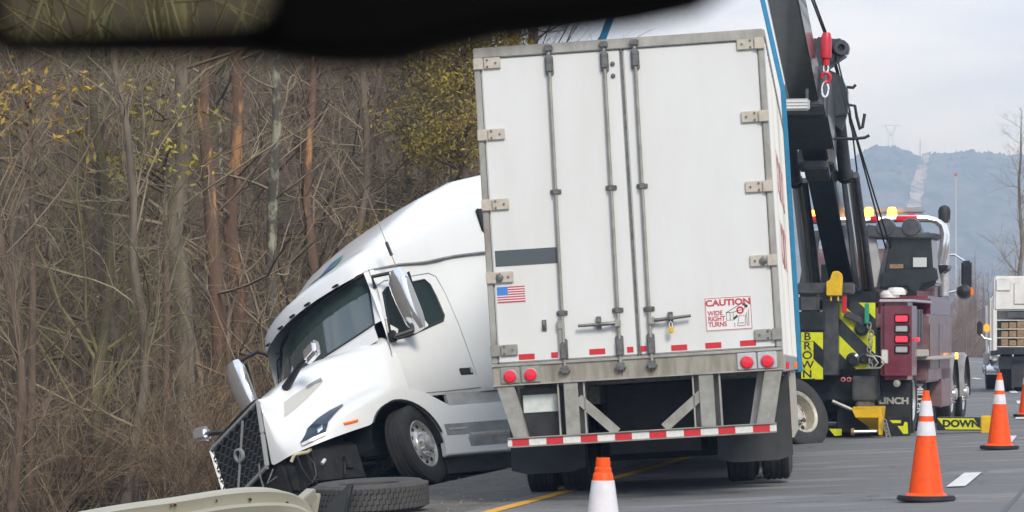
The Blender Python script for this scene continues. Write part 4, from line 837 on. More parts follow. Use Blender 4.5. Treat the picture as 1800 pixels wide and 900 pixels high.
for k in range(3): MB().box(pw.x - .15, pw.x + .15, pw.y - .06, pw.y - .05, pw.z - .05 + k * .04, pw.z - .03 + k * .04).build('lamp_rib', REFW, wl)
for d in (-.15, .12): MB().box(pw.x + d, pw.x + d + .03, pw.y - .02, pw.y + .02, pw.z + .07, pw.z + .2).build('lamp_arm', TGREY, wl)
# side sheave head and cheek plate right of the collar
SY = 45.0
def wprism(name, pts, Y, th, m, bevel=.015, parent=None):
    a = [KW(px, py, Y) for px, py in pts]; b = [p + Vector((0, th, 0)) for p in a]; n = len(a)
    return MB().add(a + b, [tuple(range(n))[::-1], tuple(range(n, 2 * n))] + [(k, (k + 1) % n, n + (k + 1) % n, n + k) for k in range(n)]).build(name, m, parent or V, bevel=bevel)
wprism('sheave_cheek', [(1416, 112), (1424, 72), (1434, 64), (1468, 68), (1480, 66), (1490, 82), (1488, 96), (1470, 108), (1452, 122), (1432, 128)], SY, .3, TBLACK, .03)
wprism('sheave_guard', [(1412, 108), (1422, 76), (1430, 66), (1433, 70), (1424, 98), (1426, 126), (1416, 124)], SY - .06, .06, TGREY, .01)
p = KW(1480, 84, SY - .1); MB().lathe([(.10, -.06), (.10, .06), (.05, .06), (.05, -.06)], 18, p, 'y', True).build('sheave', TGREY, V, True)
wprism('cheek_plate', [(1425, 130), (1448, 118), (1478, 132), (1490, 160), (1490, 200), (1462, 206), (1440, 180)], SY + .1, .15, TBLACK, .02)
wprism('lower_web', [(1405, 200), (1490, 195), (1480, 230), (1460, 215), (1466, 262), (1440, 216)], SY + .3, .1, TBLACK, .01)
for px, py in ((1428, 130), (1437, 138)):
    p = KW(px, py, SY - .05); MB().lathe([(.05, -.05), (.05, .03), (.0001, .03)], 12, p, 'y').build('valve_body', BRIGHT, V, True)
for pts in (((1488, 153), (1500, 154), (1504, 149)), ((1490, 184), (1503, 186), (1506, 205), (1512, 228), (1516, 224), (1520, 200)), ((1430, 243), (1500, 244), (1520, 242), (1528, 238))):
    MB().tube([KW(a, b, 45.4) for a, b in pts], .022, 7).build('hose_hook', INK, V, True)
# lift cylinders
def cyl(p0, p1, ya, yb, split, r0, r1, nm='lift_cylinder'):
    a, b = KW(*p0, ya), KW(*p1, yb); c = a.lerp(b, split); ax = (b - a).normalized(); sd_ = Vector((1, 0, 0))
    q = MB().tube([c, b], r0, 14).build(nm, TGREY, V, True)
    MB().tube([a, c], r1, 14).build('cylinder_rod', CHROME, q, True); MB().tube([c - ax * .06, c + ax * .03], r0 * 1.25, 14).build('cylinder_collar', INK, q, True)
    MB().tube([a + sd_ * r0 * 1.15, c + sd_ * r0 * 1.15], r1 * .75, 10).build('guide_rod', mat('warm_steel', (.45, .4, .32), .25, .9), q, True)
    MB().tube([a + sd_ * r0 * 1.9, c + sd_ * r0 * 1.5], r0 * .6, 12).build('return_tube', TGREY, q, True)
cyl((1418, 498), (1386, 205), 48.6, 45.8, .63, .085, .06); cyl((1510, 512), (1472, 190), 48.6, 45.4, .65, .095, .07)
# winch lines
for a, b, c in (((1412, -40), (1452, 66), (1576, 470)), ((1416, -40), (1462, 84), (1566, 470)), ((1470, 95), (1494, 195), (1518, 400))):
    MB().tube([KW(*a, 41 if a[1] < 0 else 44.9), KW(*b, 44.9), KW(*c, 49.4)], .013, 6).build('winch_cable', INK, V, True)
MB().tube([KW(a, b, 45.3) for a, b in ((1450, 120), (1484, 158), (1490, 185), (1494, 215), (1502, 245))], .014, 6).build('hydraulic_hose', INK, V, True)
# red hook block hanging at the boom collar
hp_ = W(1453, 60, 45.6)
hk = thing('hook_block', 'red tow hook with steel links hanging beside the black boom', 'hook', hp_)
MB().tube([(0, 0, .02), (-.005, 0, -.06), (-.01, 0, -.32)], [.05, .075, .075], 12).build('hook_sleeve', REDP, hk, True)
MB().tube([(-.01, 0, -.3), (-.01, 0, -.42)], .05, 10).build('hook_neck', REDP, hk, True)
MB().tube([(-.01 + .032 * math.cos(t), 0, -.46 + .07 * math.sin(t)) for t in np.linspace(0, 2 * math.pi, 13)], .014, 7, cap=False).build('steel_link', CHROME, hk, True)
MB().tube([(-.01 + .055 * math.cos(t), 0, -.58 + .065 * math.sin(t)) for t in np.linspace(-.6 * math.pi, 1.05 * math.pi, 16)], .026, 8).build('red_hook', REDP, hk, True)
MB().tube([(-.02 + .045 * math.cos(t), 0, -.74 + .1 * math.sin(t)) for t in np.linspace(0, 2 * math.pi, 13)], .016, 7, cap=False).build('steel_link', CHROME, hk, True)

# ------------------------------------------------------------------ traffic cones
def cone(px, Y, label, yaw=0):
    X = (px - 900) * Y / F; z = G(X, Y)
    c = thing('traffic_cone', label, 'cone', (X, Y, z), (0, 0, R(yaw)), 'traffic cones along the lane line')
    q = MB(); 
    q.prism([(.245 * math.cos(a) * (1.0 if k % 2 else 1.0), .245 * math.sin(a)) for k, a in enumerate(np.linspace(0, 2 * math.pi, 8, endpoint=False) + .39)], 'z', 0, .045); q.build('cone_base', FLAP, c, bevel=.012)
    rr = lambda h: .146 - .118 * (h - .045) / .86
    segs = [(.045, .535, ORANGE, 'cone_body'), (.535, .65, CONEW, 'white_collar'), (.65, .695, ORANGE, 'orange_band'), (.695, .82, CONEW, 'white_collar'), (.82, .905, ORANGE, 'cone_tip')]
    for a, b, m_, nm in segs:
        e = .003 if m_ is CONEW else 0
        pr = [(rr(a) + e, a), (rr(b) + e, b)]
        if nm == 'cone_body': pr = [(.175, .045), (.165, .055), (rr(.07), .068), (rr(b), b)]
        if nm == 'cone_tip': pr = [(rr(.82), .82), (rr(.845), .845), (rr(.845) - .004, .85), (rr(.865) - .002, .865), (rr(.865) - .006, .87), (rr(.885) - .003, .885), (rr(.905) - .003, .905), (rr(.905) - .008, .905)]
        if e: pr = [(rr(a), a)] + pr + [(rr(b), b)]
        MB().lathe(pr, 32).build(nm, m_, c, True)
cone(1628, 28.0, 'orange cone with two white bands standing nearest the tow truck spade', 10)
cone(1757, 40.5, 'orange cone standing in front of the outrigger marked DOWN', 30)
cone(1060, 12.74, 'close cone behind the trailer bumper, only its top in view', 5)
cone(1806, 56.3, 'distant orange cone cut by the right edge of the picture', 0)

# ------------------------------------------------------------------ loose tyre, torn rubber, guardrail
p = W(652, 868, 30.1); gx_, gy_ = p.x, p.y
ty_ = thing('loose_tyre', 'worn truck tyre lying flat on the shoulder below the cab', 'tyre', (gx_, gy_, -.185), (R(2), R(-3.0), 0)); ty_.scale = (1, 1, .84)
MB().lathe([(.3, .03), (.36, .0), (.46, .0), (.502, .03), (.508, .14), (.502, .26), (.46, .295), (.36, .295), (.3, .265), (.29, .15)], 64, close=True).build('carcass', RUBD, ty_, True)
tr = MB()
for row in range(4):
    z0 = .038 + row * .058
    for k in range(64):
        a = 2 * math.pi * (k + .5 * (row % 2)) / 64; ca, sa = math.cos(a), math.sin(a)
        tr.obox((.509 * ca, .509 * sa, z0 + .025), (.010 * ca, .010 * sa, 0), (-.0225 * sa, .0225 * ca, .006), (0, 0, .0255))
tr.build('tread_blocks', RUBD, ty_)['kind'] = 'stuff'
q = MB(); a = [W(x, y, 29.45) for x, y in ((566, 905), (578, 884), (598, 866), (612, 849), (617, 852), (611, 878), (607, 905))]
n = len(a); b = [v + Vector((.03, .05, 0)) for v in a]
tag(q.add(a + b, [tuple(range(n)), tuple(range(n, 2 * n))[::-1]] + [(k, (k + 1) % n, n + (k + 1) % n, n + k) for k in range(n)]).build('torn_rubber', FLAP, bevel=.01), 'pointed black scrap of torn rubber standing against the loose tyre', 'debris')
RAIL = mat('weathered_guardrail', (.43, .41, .32), .42, .35, c2=(.33, .31, .235), scale=1.6, stretch=(.6, .6, 2.5), lo=.4, hi=.75)
gr = thing('guardrail', 'bent cream grey guardrail knocked low beside the wrecked truck', 'guardrail', (W(350, 890, 27.3).x, 27.3, -.3))
GI = Vector(gr.location)
prof = [(-.02, .0), (0.0, .012), (.015, -.01), (.03, -.04), (.085, -.075), (.09, -.10), (.03, -.135), (.01, -.155), (.03, -.175), (.09, -.21), (.085, -.235), (.03, -.27), (.0, -.30), (-.02, -.31)]
prof = [(d, h) for d, h in prof]
path = [(-420, 1010, 24.6), (-150, 960, 25.6), (160, 898, 26.6), (300, 877, 27.2), (390, 863, 27.7), (450, 858.5, 28.0), (490, 863, 28.25), (515, 873, 28.4), (534, 889, 28.5), (546, 912, 28.55)]
# tipped-back face: profile depth goes towards the road/viewer
rows = []
for i, (px, py, Y) in enumerate(path):
    c = W(px, py, Y); tl = R(38 + 20 * max(0, i - 5) / 4)
    dr_ = Vector((.35, -.94, 0)); rows.append([tuple(c + dr_ * (d * math.cos(tl) - h * math.sin(tl)) + Vector((0, 0, 1)) * (h * math.cos(tl) + d * math.sin(tl)) - GI) for d, h in prof])
def resample(rows, n):
    out = []
    for i in range(len(rows) - 1):
        for k in range(n):
            t = k / n; p0, p1, p2, p3 = rows[max(i - 1, 0)], rows[i], rows[i + 1], rows[min(i + 2, len(rows) - 1)]
            out.append([tuple(.5 * ((2 * b) + (-a + c) * t + (2 * a - 5 * b + 4 * c - d) * t * t + (-a + 3 * b - 3 * c + d) * t ** 3) for a, b, c, d in zip(A_, B_, C_, D_)) for A_, B_, C_, D_ in zip(p0, p1, p2, p3)])
    return out + [rows[-1]]
rail = MB().grid(resample(rows, 5)).build('beam', RAIL, gr, True); sm = rail.modifiers.new('thickness', 'SOLIDIFY'); sm.thickness = .004; sm.offset = 0
q = MB()
for px, py, Y in ((300, 889, 27.05), (308, 888, 27.07), (380, 880, 27.5), (440, 878, 27.8), (505, 884, 28.1)):
    c = W(px, py, Y) - GI; MB().lathe([(.014, -.02), (.014, .01), (.0001, .014)], 8, c, 'y').build('bolt', mat('rust', (.3, .18, .08), .8), gr, True)
MB().bar(W(548, 868, 28.75) - GI, W(505, 905, 28.3) - GI, .09, .10).build('broken_post', RAIL, gr, bevel=.008)
MB().bar(W(552, 866, 28.9) - GI, W(545, 905, 28.9) - GI, .05, .12).build('broken_post', RAIL, gr, bevel=.008)
for px, Y in ((60, 26.3), (330, 27.5)):
    c = W(px, 905, Y); MB().box(c.x - GI.x - .05, c.x - GI.x + .05, c.y - GI.y + .1, c.y - GI.y + .2, -.35, c.z - GI.z).build('post', GALV, gr)

# ------------------------------------------------------------------ service truck far right
SX, SY_ = (1745 - 900) * 81.6 / F, 81.6
S = thing('service_truck', 'white service truck with racks of timber blocks, parked beyond the cones', 'truck', (SX, SY_, G(SX, SY_)), (0, 0, R(-6)))
SW = mat('service_white', (.74, .73, .69), .4, c2=(.62, .6, .55), scale=3)
MB().box(.03, 2.4, .0, .7, 1.95, 2.78).build('upper_box', SW, S, bevel=.04)
MB().box(.08, .42, -.03, .0, 2.42, 2.70).build('hatch', SW, S, bevel=.02); MB().box(.5, 1.5, -.03, .0, 2.1, 2.62).build('hatch', SW, S, bevel=.02)
MB().tube([(1.2 + .25 * math.cos(t), -.05, 2.45 + .25 * math.sin(t)) for t in np.linspace(1.2, 4.2, 12)], .02, 6).build('hose_loop', INK, S, True)
MB().box(.0, .1, .0, .7, .75, 1.96).box(.1, 2.4, .45, .7, .9, 1.96).build('rack_wall', SW, S, bevel=.015)
for k in range(4): MB().box(.1, 2.4, .02, .45, 1.08 + k * .21, 1.10 + k * .21).build('rack_shelf', SW, S)
rr_ = random.Random(2)
for k in range(3):
    for j in range(5):
        x = .2 + j * .19; MB().box(x, x + .17, .0 + rr_.uniform(0, .04), .4, 1.105 + k * .21, 1.27 + k * .21 + rr_.uniform(-.03, .01)).build('timber_block', WOODB, S, bevel=.01)
for k in range(3): MB().tube([(1.3, -.01, 1.7 - k * .22), (1.3, .4, 1.7 - k * .22)], .1, 12).build('gas_bottle', INK, S, True)
MB().box(.35, 1.05, -.02, .2, 1.78, 1.92).build('rack_tray', TGREY, S)
rows = [[(x, -.15 + .1 * abs(x - .6), z + .06 * (1 - ((x - .6) / .7) ** 2)) for x in np.linspace(-.05, 1.3, 9)] for z in (.86, .98)]
q = MB().grid(rows).grid([[(a, b + .3, c) for a, b, c in r_] for r_ in rows]); q.grid([rows[1], [(a, b + .3, c) for a, b, c in rows[1]]]); q.build('rear_bumper', TBLACK, S, True)
MB().box(1.2, 2.4, -.1, .3, .72, 1.02).build('red_tail_panel', RED, S, bevel=.03)
MB().box(.15, 2.3, .2, 6, .55, .85).build('frame', TBLACK, S)
MB().box(.45, .95, .15, .18, .12, .75).build('mud_flap', FLAP, S)
for sx in (.35, .68, 1.75, 2.1): wheel(S, (sx, .9, .5), 'rear', (-1, 0, 0), GALV)
for sx in (.12, 2.2): wheel(S, (sx, 4.6, .5), 'front', (-1 if sx < 1 else 1, 0, 0), BRIGHT)
MB().prism([(3.2, .7), (4.1, .7), (4.3, 1.1), (5.1, 1.1), (5.3, .75), (5.9, .75), (5.9, 1.35), (4.9, 1.55), (4.6, 2.3), (3.2, 2.35)], 'x', .05, 2.3).build('cab', SW, S, bevel=.06)
rows = [[(-.02, 4.6 + .62 * math.cos(a), .5 + .62 * math.sin(a)), (.3, 4.6 + .64 * math.cos(a), .5 + .64 * math.sin(a))] for a in np.linspace(-.2, math.pi + .2, 12)]
MB().grid(rows).build('front_wing', CHROME, S, True); MB().box(-.1, .05, 3.9, 4.1, .62, .95).build('step_tank', BRIGHT, S, bevel=.03)
c = S.matrix_world; mpos = W(1722, 577, 84.5) - Vector(S.location); mpos = Euler((0, 0, R(6))).to_matrix() @ mpos
mm = MB().box(mpos.x - .07, mpos.x + .07, mpos.y - .06, mpos.y + .06, mpos.z - .18, mpos.z + .18).build('door_mirror', INK, S, bevel=.04)
MB().tube([(mpos.x, mpos.y, mpos.z - .12), (mpos.x + .12, mpos.y, mpos.z - .25), (.08, mpos.y, mpos.z - .28)], .02, 7).build('mirror_arm', BRIGHT, mm, True)
MB().box(mpos.x + .10, mpos.x + .24, mpos.y - .05, mpos.y + .03, mpos.z - .1, mpos.z + .1).build('indicator', AMBLIT if False else mat('indicator_amber', (.9, .35, .02), .3, emit=(1, .4, .03), es=.7), mm, bevel=.03)
MB().box(-.06, .0, 3.3, 3.36, .9, 2.1).build('grab_rail', CHROME, S)

# ------------------------------------------------------------------ trees
def tubes_np(paths, n):
    V_, F_ = [], []; o = 0
    for P, rad in paths:
        P = np.asarray(P); m = len(P); d = np.gradient(P, axis=0); d /= np.linalg.norm(d, axis=1)[:, None] + 1e-9
        ref = np.array([.31, .17, .93]); x = np.cross(d, ref); x /= np.linalg.norm(x, axis=1)[:, None] + 1e-9; y = np.cross(x, d)
        a = np.arange(n) * 2 * np.pi / n
        ring = P[:, None, :] + np.asarray(rad)[:, None, None] * (np.cos(a)[None, :, None] * x[:, None, :] + np.sin(a)[None, :, None] * y[:, None, :])
        V_.append(ring.reshape(-1, 3)); i = np.arange(m - 1)[:, None] * n; k = np.arange(n)[None, :]; k2 = (k + 1) % n
        F_.append(np.stack([i + k, i + k2, i + n + k2, i + n + k], -1).reshape(-1, 4) + o); o += m * n
    return np.concatenate(V_), np.concatenate(F_)
def np_mesh(name, V_, F_, smooth=True):
    me = bpy.data.meshes.new(name); nv, nf = len(V_), len(F_); me.vertices.add(nv); me.vertices.foreach_set('co', V_.astype(np.float32).ravel())
    k = F_.shape[1]; me.loops.add(nf * k); me.loops.foreach_set('vertex_index', F_.astype(np.int32).ravel()); me.polygons.add(nf)
    me.polygons.foreach_set('loop_start', np.arange(0, nf * k, k, dtype=np.int32)); me.polygons.foreach_set('loop_total', np.full(nf, k, np.int32))
    if smooth: me.polygons.foreach_set('use_smooth', np.ones(nf, bool))
    me.update(calc_edges=True); me.validate(); return me
def grow(seed, h=11, r=.12, nb=30, ns=5, ntw=3, lean=(0, 0), wob=.06, blen=.3, low=.1, up=.5, droop=.0, crook=.17):
    g = np.random.default_rng(seed); m = 12; t = np.linspace(0, 1, m)
    wv = np.cumsum(g.normal(0, wob, (m, 2)), 0); wv -= wv[0]
    P = np.stack([lean[0] * h * t + wv[:, 0], lean[1] * h * t + wv[:, 1], h * t], 1); rad = r * (1 - t) ** .7 + .012; rad[0] *= 1.35
    trunk = [(P, rad)]; br = []
    def limb(p, d, L, r0, segs, bend):
        d = d / np.linalg.norm(d); pts = [p]
        for s in range(segs):
            d = d + g.normal(0, bend, 3) + np.array([0, 0, .06 - droop]); d /= np.linalg.norm(d); pts.append(pts[-1] + d * L / segs)
        pts = np.array(pts); return pts, r0 * np.linspace(1, .3, segs + 1)
    for b in range(nb):
        tt = low + (1 - low) * g.random() ** .85; i = min(int(tt * (m - 1)), m - 2); f = tt * (m - 1) - i; p = P[i] * (1 - f) + P[i + 1] * f
        az = g.random() * 2 * np.pi; el = g.normal(up, .35); L = h * blen * (1.15 - .75 * tt) * g.uniform(.5, 1.25)
        r0 = min(max(.010, .5 * (r * (1 - tt) ** .7 + .01) * g.uniform(.4, .9)), .05)
        pts, rd = limb(p, np.array([np.cos(az) * np.cos(el), np.sin(az) * np.cos(el), np.sin(el)]), L, r0, 6, crook); br.append((pts, rd))
        for s in range(ns):
            j = g.integers(1, 6); q = pts[j]; d = (pts[j + 1 if j < 6 else j] - pts[j - 1]); d = d / np.linalg.norm(d) + g.normal(0, .6, 3); L2 = L * g.uniform(.2, .55)
            pt2, rd2 = limb(q, d, L2, max(rd[j] * .5, .005), 4, crook * 1.3); br.append((pt2, rd2))
            for u in range(ntw):
                j2 = g.integers(1, 4); d3 = (pt2[j2 + 1] - pt2[j2]); d3 = d3 / (np.linalg.norm(d3) + 1e-9) + g.normal(0, .65, 3)
                br.append(limb(pt2[j2], d3, L2 * g.uniform(.3, .7), .0036, 3, crook * 1.5))
    return tubes_np(trunk, 9), tubes_np(br, 3)
BARKS = {
 'grey': mat('grey_bark', (.21, .17, .122), .9, c2=(.10, .08, .058), scale=7, stretch=(1, 1, .25), bump=.6, bscale=25),
 'brown': mat('brown_bark', (.17, .12, .08), .9, c2=(.085, .06, .042), scale=8, stretch=(1, 1, .25), bump=.6, bscale=25),
 'orange': mat('stripped_orange_bark', (.16, .095, .06), .9, c2=(.52, .27, .11), scale=1.3, stretch=(1.5, 1.5, .45), lo=.52, hi=.58, bump=.5, bscale=20),
 'lichen': mat('lichen_bark', (.10, .09, .07), .9, c2=(.34, .35, .24), scale=4, stretch=(1, 1, .6), lo=.48, hi=.58, bump=.5, bscale=25),
 'olive': mat('mossy_olive_bark', (.15, .13, .06), .9, c2=(.10, .085, .05), scale=6, stretch=(1, 1, .3), bump=.4, bscale=25)}
TWG = mat('grey_brown_twigs', (.36, .295, .19), .9, c2=(.17, .135, .085), scale=.7)
TWB = mat('reddish_twigs', (.30, .22, .145), .9, c2=(.15, .11, .072), scale=.7)
TWO = mat('olive_twigs', (.26, .23, .10), .9, c2=(.14, .12, .06), scale=.7)
PROTO = []
for i, a in enumerate((dict(h=12, r=.13, nb=34), dict(h=10, r=.08, nb=34, wob=.09, up=.7), dict(h=13, r=.16, nb=30, low=.25), dict(h=8, r=.05, nb=36, up=.85, wob=.07, blen=.36), dict(h=11, r=.11, nb=36, up=.25, lean=(.05, 0)), dict(h=9, r=.07, nb=38, up=.4, lean=(-.08, .03), wob=.1, blen=.4))):
    (tv, tf), (bv, bf) = grow(100 + i, ns=6, ntw=5, **a); PROTO.append((tv, tf, bv, bf, np_mesh('trunk', tv, tf), np_mesh('crown', bv, bf)))
mcache = {}
def pm(k, part, m):
    key = (k, part, m.name)
    if key not in mcache: me = PROTO[k][part].copy(); me.materials.clear(); me.materials.append(m); mcache[key] = me
    return mcache[key]
def tree(px, Y, k, bark, label, rz, sc=1.0, tw=TWG, tilt=(0, 0), thick=1.0, name='bare_tree', X=None, group='bare trees at the forest edge'):
    X = (px - 900) * Y / F if X is None else X; z = G(X, Y) - .1
    t = thing(name, label, 'tree', (X, Y, z), (R(tilt[0]), R(tilt[1]), R(rz)), group); t.scale = (sc * thick, sc * thick, sc)
    link('trunk', pm(k, 4, BARKS[bark]), None, t); link('crown', pm(k, 5, tw), None, t); return t
tree(322, 56, 2, 'grey', 'straight pale grey trunk rising behind the hood mirror of the wrecked cab', 20, .95, thick=1.15)
tree(398, 58, 0, 'orange', 'trunk with stripped orange bark standing just above the far door mirror', 130, 1.0, TWB, thick=1.15)
tree(424, 61, 2, 'orange', 'tall trunk with long orange bark scar behind the cab roof front', 75, 1.02, TWB)
tree(548, 64, 0, 'orange', 'thin orange streaked trunk directly above the roof decal', 210, .95, TWB)
tree(468, 60, 4, 'lichen', 'crooked trunk blotched with pale lichen left of the cab roof', 300, 1.05)
tree(168, 53, 1, 'olive', 'slim olive mossy sapling trunk in the left of the wood', 15, 1.15, TWO)
tree(218, 52, 3, 'grey', 'slender pale forked sapling in front of the left wood', 60, 1.35)
tree(236, 54, 1, 'grey', 'leaning pale sapling beside the slender forked sapling', 170, 1.15, TWO, tilt=(0, 3))
tree(212, 62, 2, 'brown', 'broad brown trunk left of the straight pale grey trunk', 200, .9, TWB)
tree(145, 58, 0, 'brown', 'dark brown trunk behind the slim olive mossy sapling', 250, 1.0, TWB)
tree(62, 54, 5, 'grey', 'crooked grey tree leaning at the left edge of the wood', 100, 1.2)
tree(20, 50, 3, 'brown', 'bushy brown sapling at the far left edge of the picture', 10, 1.3, TWB)
tree(255, 66, 4, 'brown', 'dim brown trunk deep in the wood right of the leaning pale sapling', 45, 1.1, TWO)
tree(370, 67, 5, 'lichen', 'lichen spotted trunk between the grey trunk and the orange bark', 280, 1.2)
tree(505, 70, 1, 'brown', 'thin brown tree left of the cab sun visor', 330, 1.2, TWB)
tree(600, 66, 3, 'grey', 'twiggy grey sapling above the windscreen of the wrecked cab', 140, 1.55)
tree(660, 70, 5, 'brown', 'reddish twiggy tree above the middle of the cab roof', 190, 1.35, TWB)
tree(720, 74, 1, 'brown', 'spreading brown tree above the sleeper roof', 20, 1.25, TWB)
tree(775, 78, 4, 'grey', 'leaning grey tree next to the left edge of the trailer', 80, 1.1)
tree(1795, 165, 0, 'grey', 'bare tree standing above the white service truck', 30, 1.0)
# evergreens and trees with leaves left on
def leafy(px, Y, label, h, w, c, c2, seed, n=9000, base=.1, ls=.09, shape='cone', name='evergreen_tree', cat_m=None, trunk=True, group=None, X=None, cl=130):
    g = np.random.default_rng(seed); X = (px - 900) * Y / F if X is None else X
    t = thing(name, label, 'tree', (X, Y, G(X, Y) - .1), (0, 0, 0), group)
    tz = base + (1 - base) * g.random(cl) ** 1.2; wr = w * ((1 - tz) ** .8 + .12 if shape == 'cone' else np.sqrt(np.clip(1 - ((tz - .6) / .45) ** 2, .05, 1)))
    az = g.random(cl) * 2 * np.pi; rr2 = wr * g.uniform(.25, 1, cl); cc = np.stack([rr2 * np.cos(az), rr2 * np.sin(az), tz * h], 1)
    idx = g.integers(0, cl, n); s = (w * .16)
    P = cc[idx] + g.normal(0, 1, (n, 3)) * np.array([s, s, s * .55]); a = g.normal(0, 1, (n, 3)); a /= np.linalg.norm(a, axis=1)[:, None]; b = np.cross(a, g.normal(0, 1, (n, 3))); b /= np.linalg.norm(b, axis=1)[:, None]
    L = ls * g.uniform(.5, 1.3, n)[:, None]; V_ = np.stack([P - a * L, P + b * L * .35, P + a * L, P - b * L * .35], 1).reshape(-1, 3)
    link('crown', np_mesh('crown', V_, np.arange(n * 4).reshape(n, 4), False), mat('leaf_' + str(seed), c, .8, c2=c2, scale=1.1, lo=.35, hi=.65), t)
    br = [(np.array([[0, 0, 0], [.05, 0, h * .5], [0, .05, h * .97]]), [.16 * w / 2.5, .11 * w / 2.5, .02])]; tv, tf = tubes_np(br, 8); link('trunk', np_mesh('trunk', tv, tf), BARKS['brown'], t)
    tb = tubes_np([(np.array([[0, 0, c_[2] - .4 * math.hypot(c_[0], c_[1])], c_ * np.array([.5, .5, 1]) - np.array([0, 0, .1]), c_]), [.03, .02, .006]) for c_ in cc], 4); struct(link('branches', np_mesh('branches', *tb), BARKS['brown'], t), 'stuff'); return t
leafy(812, 65, 'olive yellow evergreen beside the upper left corner of the trailer', 11, 2.2, (.36, .25, .02), (.12, .105, .03), 21, 26000, ls=.05)
leafy(752, 72, 'dark green evergreen left of the olive yellow one', 12, 2.0, (.09, .08, .03), (.17, .13, .035), 22, 22000, ls=.055)
leafy(955, 80, 'autumn tree with golden leaves showing over the trailer roof', 9.0, 1.3, (.17, .115, .03), (.09, .07, .03), 23, 9000, shape='round', name='autumn_tree', ls=.08)
leafy(52, 52, 'tree with yellow leaves in the upper left of the wood', 6.9, 1.3, (.5, .32, .03), (.34, .23, .05), 24, 300, base=.8, cl=16, shape='round', name='autumn_tree', ls=.08)
leafy(287, 53, 'small yellow green tree above the slender forked sapling', 6.6, 1.3, (.42, .34, .03), (.28, .23, .05), 25, 260, base=.8, cl=14, shape='round', name='autumn_tree', ls=.08)
leafy(150, 92, 'dark evergreen hidden behind the left saplings', 14, 2.8, (.035, .04, .02), (.07, .06, .03), 26, 12000)
leafy(420, 98, 'dark evergreen behind the orange barked trunks', 14, 2.8, (.04, .042, .022), (.08, .065, .03), 27, 12000)
leafy(600, 104, 'tall brownish evergreen far behind the cab roof', 13, 3.0, (.06, .05, .025), (.09, .065, .03), 28, 12000)
# woodland mass behind and beside (nobody could count it)
def merged(name, items, m, parts=(0, 1)):
    VV, FF = [], []; o = 0
    for k, X, Y, z, rz, sc in items:
        c, s = math.cos(rz), math.sin(rz); Rm = np.array([[c, -s, 0], [s, c, 0], [0, 0, 1]])
        for pv, pf in ((0, 1), (2, 3)):
            v = LITE[k][pv] @ Rm.T * sc + np.array([X, Y, z]); VV.append(v); FF.append(LITE[k][pf] + o); o += len(v)
    me = np_mesh(name, np.concatenate(VV), np.concatenate(FF)); ob = link(name, me, m); ob['kind'] = 'stuff'; return ob
LITE = []
for i in range(5):
    (tv, tf), (bv, bf) = grow(300 + i, h=11 + i, r=.07 + .022 * i, nb=26, ns=5, ntw=2, up=.35 + .12 * i, blen=.33); LITE.append((tv, tf, bv, bf))
for i in range(4):   # shrubs: multi-stem brush
    g = np.random.default_rng(400 + i); br = []; tr_ = []
    for s in range(16):
        az = g.random() * 6.28; d = np.array([math.cos(az) * .55, math.sin(az) * .55, 1.0]); d /= np.linalg.norm(d); p = np.array([g.normal(0, .25), g.normal(0, .25), 0]); pts = [p]
        L = g.uniform(1.6, 3.8)
        for q in range(6): d = d + g.normal(0, .16, 3) + np.array([0, 0, -.06]); d /= np.linalg.norm(d); pts.append(pts[-1] + d * L / 6)
        pts = np.array(pts); tr_.append((pts, np.linspace(.016, .005, 7)))
        for u in range(9):
            j = g.integers(1, 6); d2 = (pts[j + 1] - pts[j]); d2 = d2 / np.linalg.norm(d2) + g.normal(0, .7, 3); d2 /= np.linalg.norm(d2); q2 = [pts[j]]
            for e in range(3): d2 = d2 + g.normal(0, .2, 3); d2 /= np.linalg.norm(d2); q2.append(q2[-1] + d2 * L * .11)
            br.append((np.array(q2), [.006, .005, .004, .003]))
    tv, tf = tubes_np(tr_, 3); bv, bf = tubes_np(br, 3); LITE.append((tv, tf, bv, bf))
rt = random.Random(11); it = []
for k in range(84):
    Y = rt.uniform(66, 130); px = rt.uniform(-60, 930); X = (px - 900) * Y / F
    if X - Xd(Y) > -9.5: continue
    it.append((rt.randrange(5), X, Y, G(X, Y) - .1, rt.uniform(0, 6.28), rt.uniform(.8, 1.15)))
merged('woodland', it, mat('woodland_shade_brown', (.12, .09, .056), .92, c2=(.06, .045, .03), scale=.25, c3=(.22, .17, .105), s3=.9))  # bark darkened in this back layer to stand in for shade
it = []
for k in range(120):
    Y = rt.uniform(57, 86); px = rt.uniform(-90, 850); X = (px - 900) * Y / F
    if X - Xd(Y) > -9.0: continue
    it.append((5 + rt.randrange(4), X, Y, G(X, Y) - .05, rt.uniform(0, 6.28), rt.uniform(.7, 1.35)))
for k in range(26):
    Y = rt.uniform(50, 57); px = rt.uniform(-60, 420); X = (px - 900) * Y / F; it.append((5 + rt.randrange(4), X, Y, G(X, Y) - .05, rt.uniform(0, 6.28), rt.uniform(.6, 1.0)))
merged('undergrowth', it, mat('brush_brown', (.19, .13, .08), .92, c2=(.36, .275, .165), scale=.8, c3=(.07, .05, .034), s3=2.5))
it = []
for k in range(60):      # the wood goes on along the left of the road (seen mirrored in glass and chrome)
    Y = rt.uniform(-62, 34); X = Xd(Y) - rt.uniform(13, 36)
    if Y > 15 and X > -.16 * Y - 1.5: X = -.16 * Y - 2.5
    it.append((rt.randrange(5), X, Y, G(X, Y) - .1, rt.uniform(0, 6.28), rt.uniform(.8, 1.1)))
for k in range(9): it.append((5 + k % 4, -11.5 - k * .9, -6.0 - k * .62 + rt.uniform(-.9, .9), G(-11.5 - k * .9, -6.0 - k * .62), rt.uniform(0, 6), 1.2))
merged('roadside_wood', it, mat('roadside_brown', (.3, .26, .14), .92, c2=(.12, .11, .06), scale=.3))
it = []
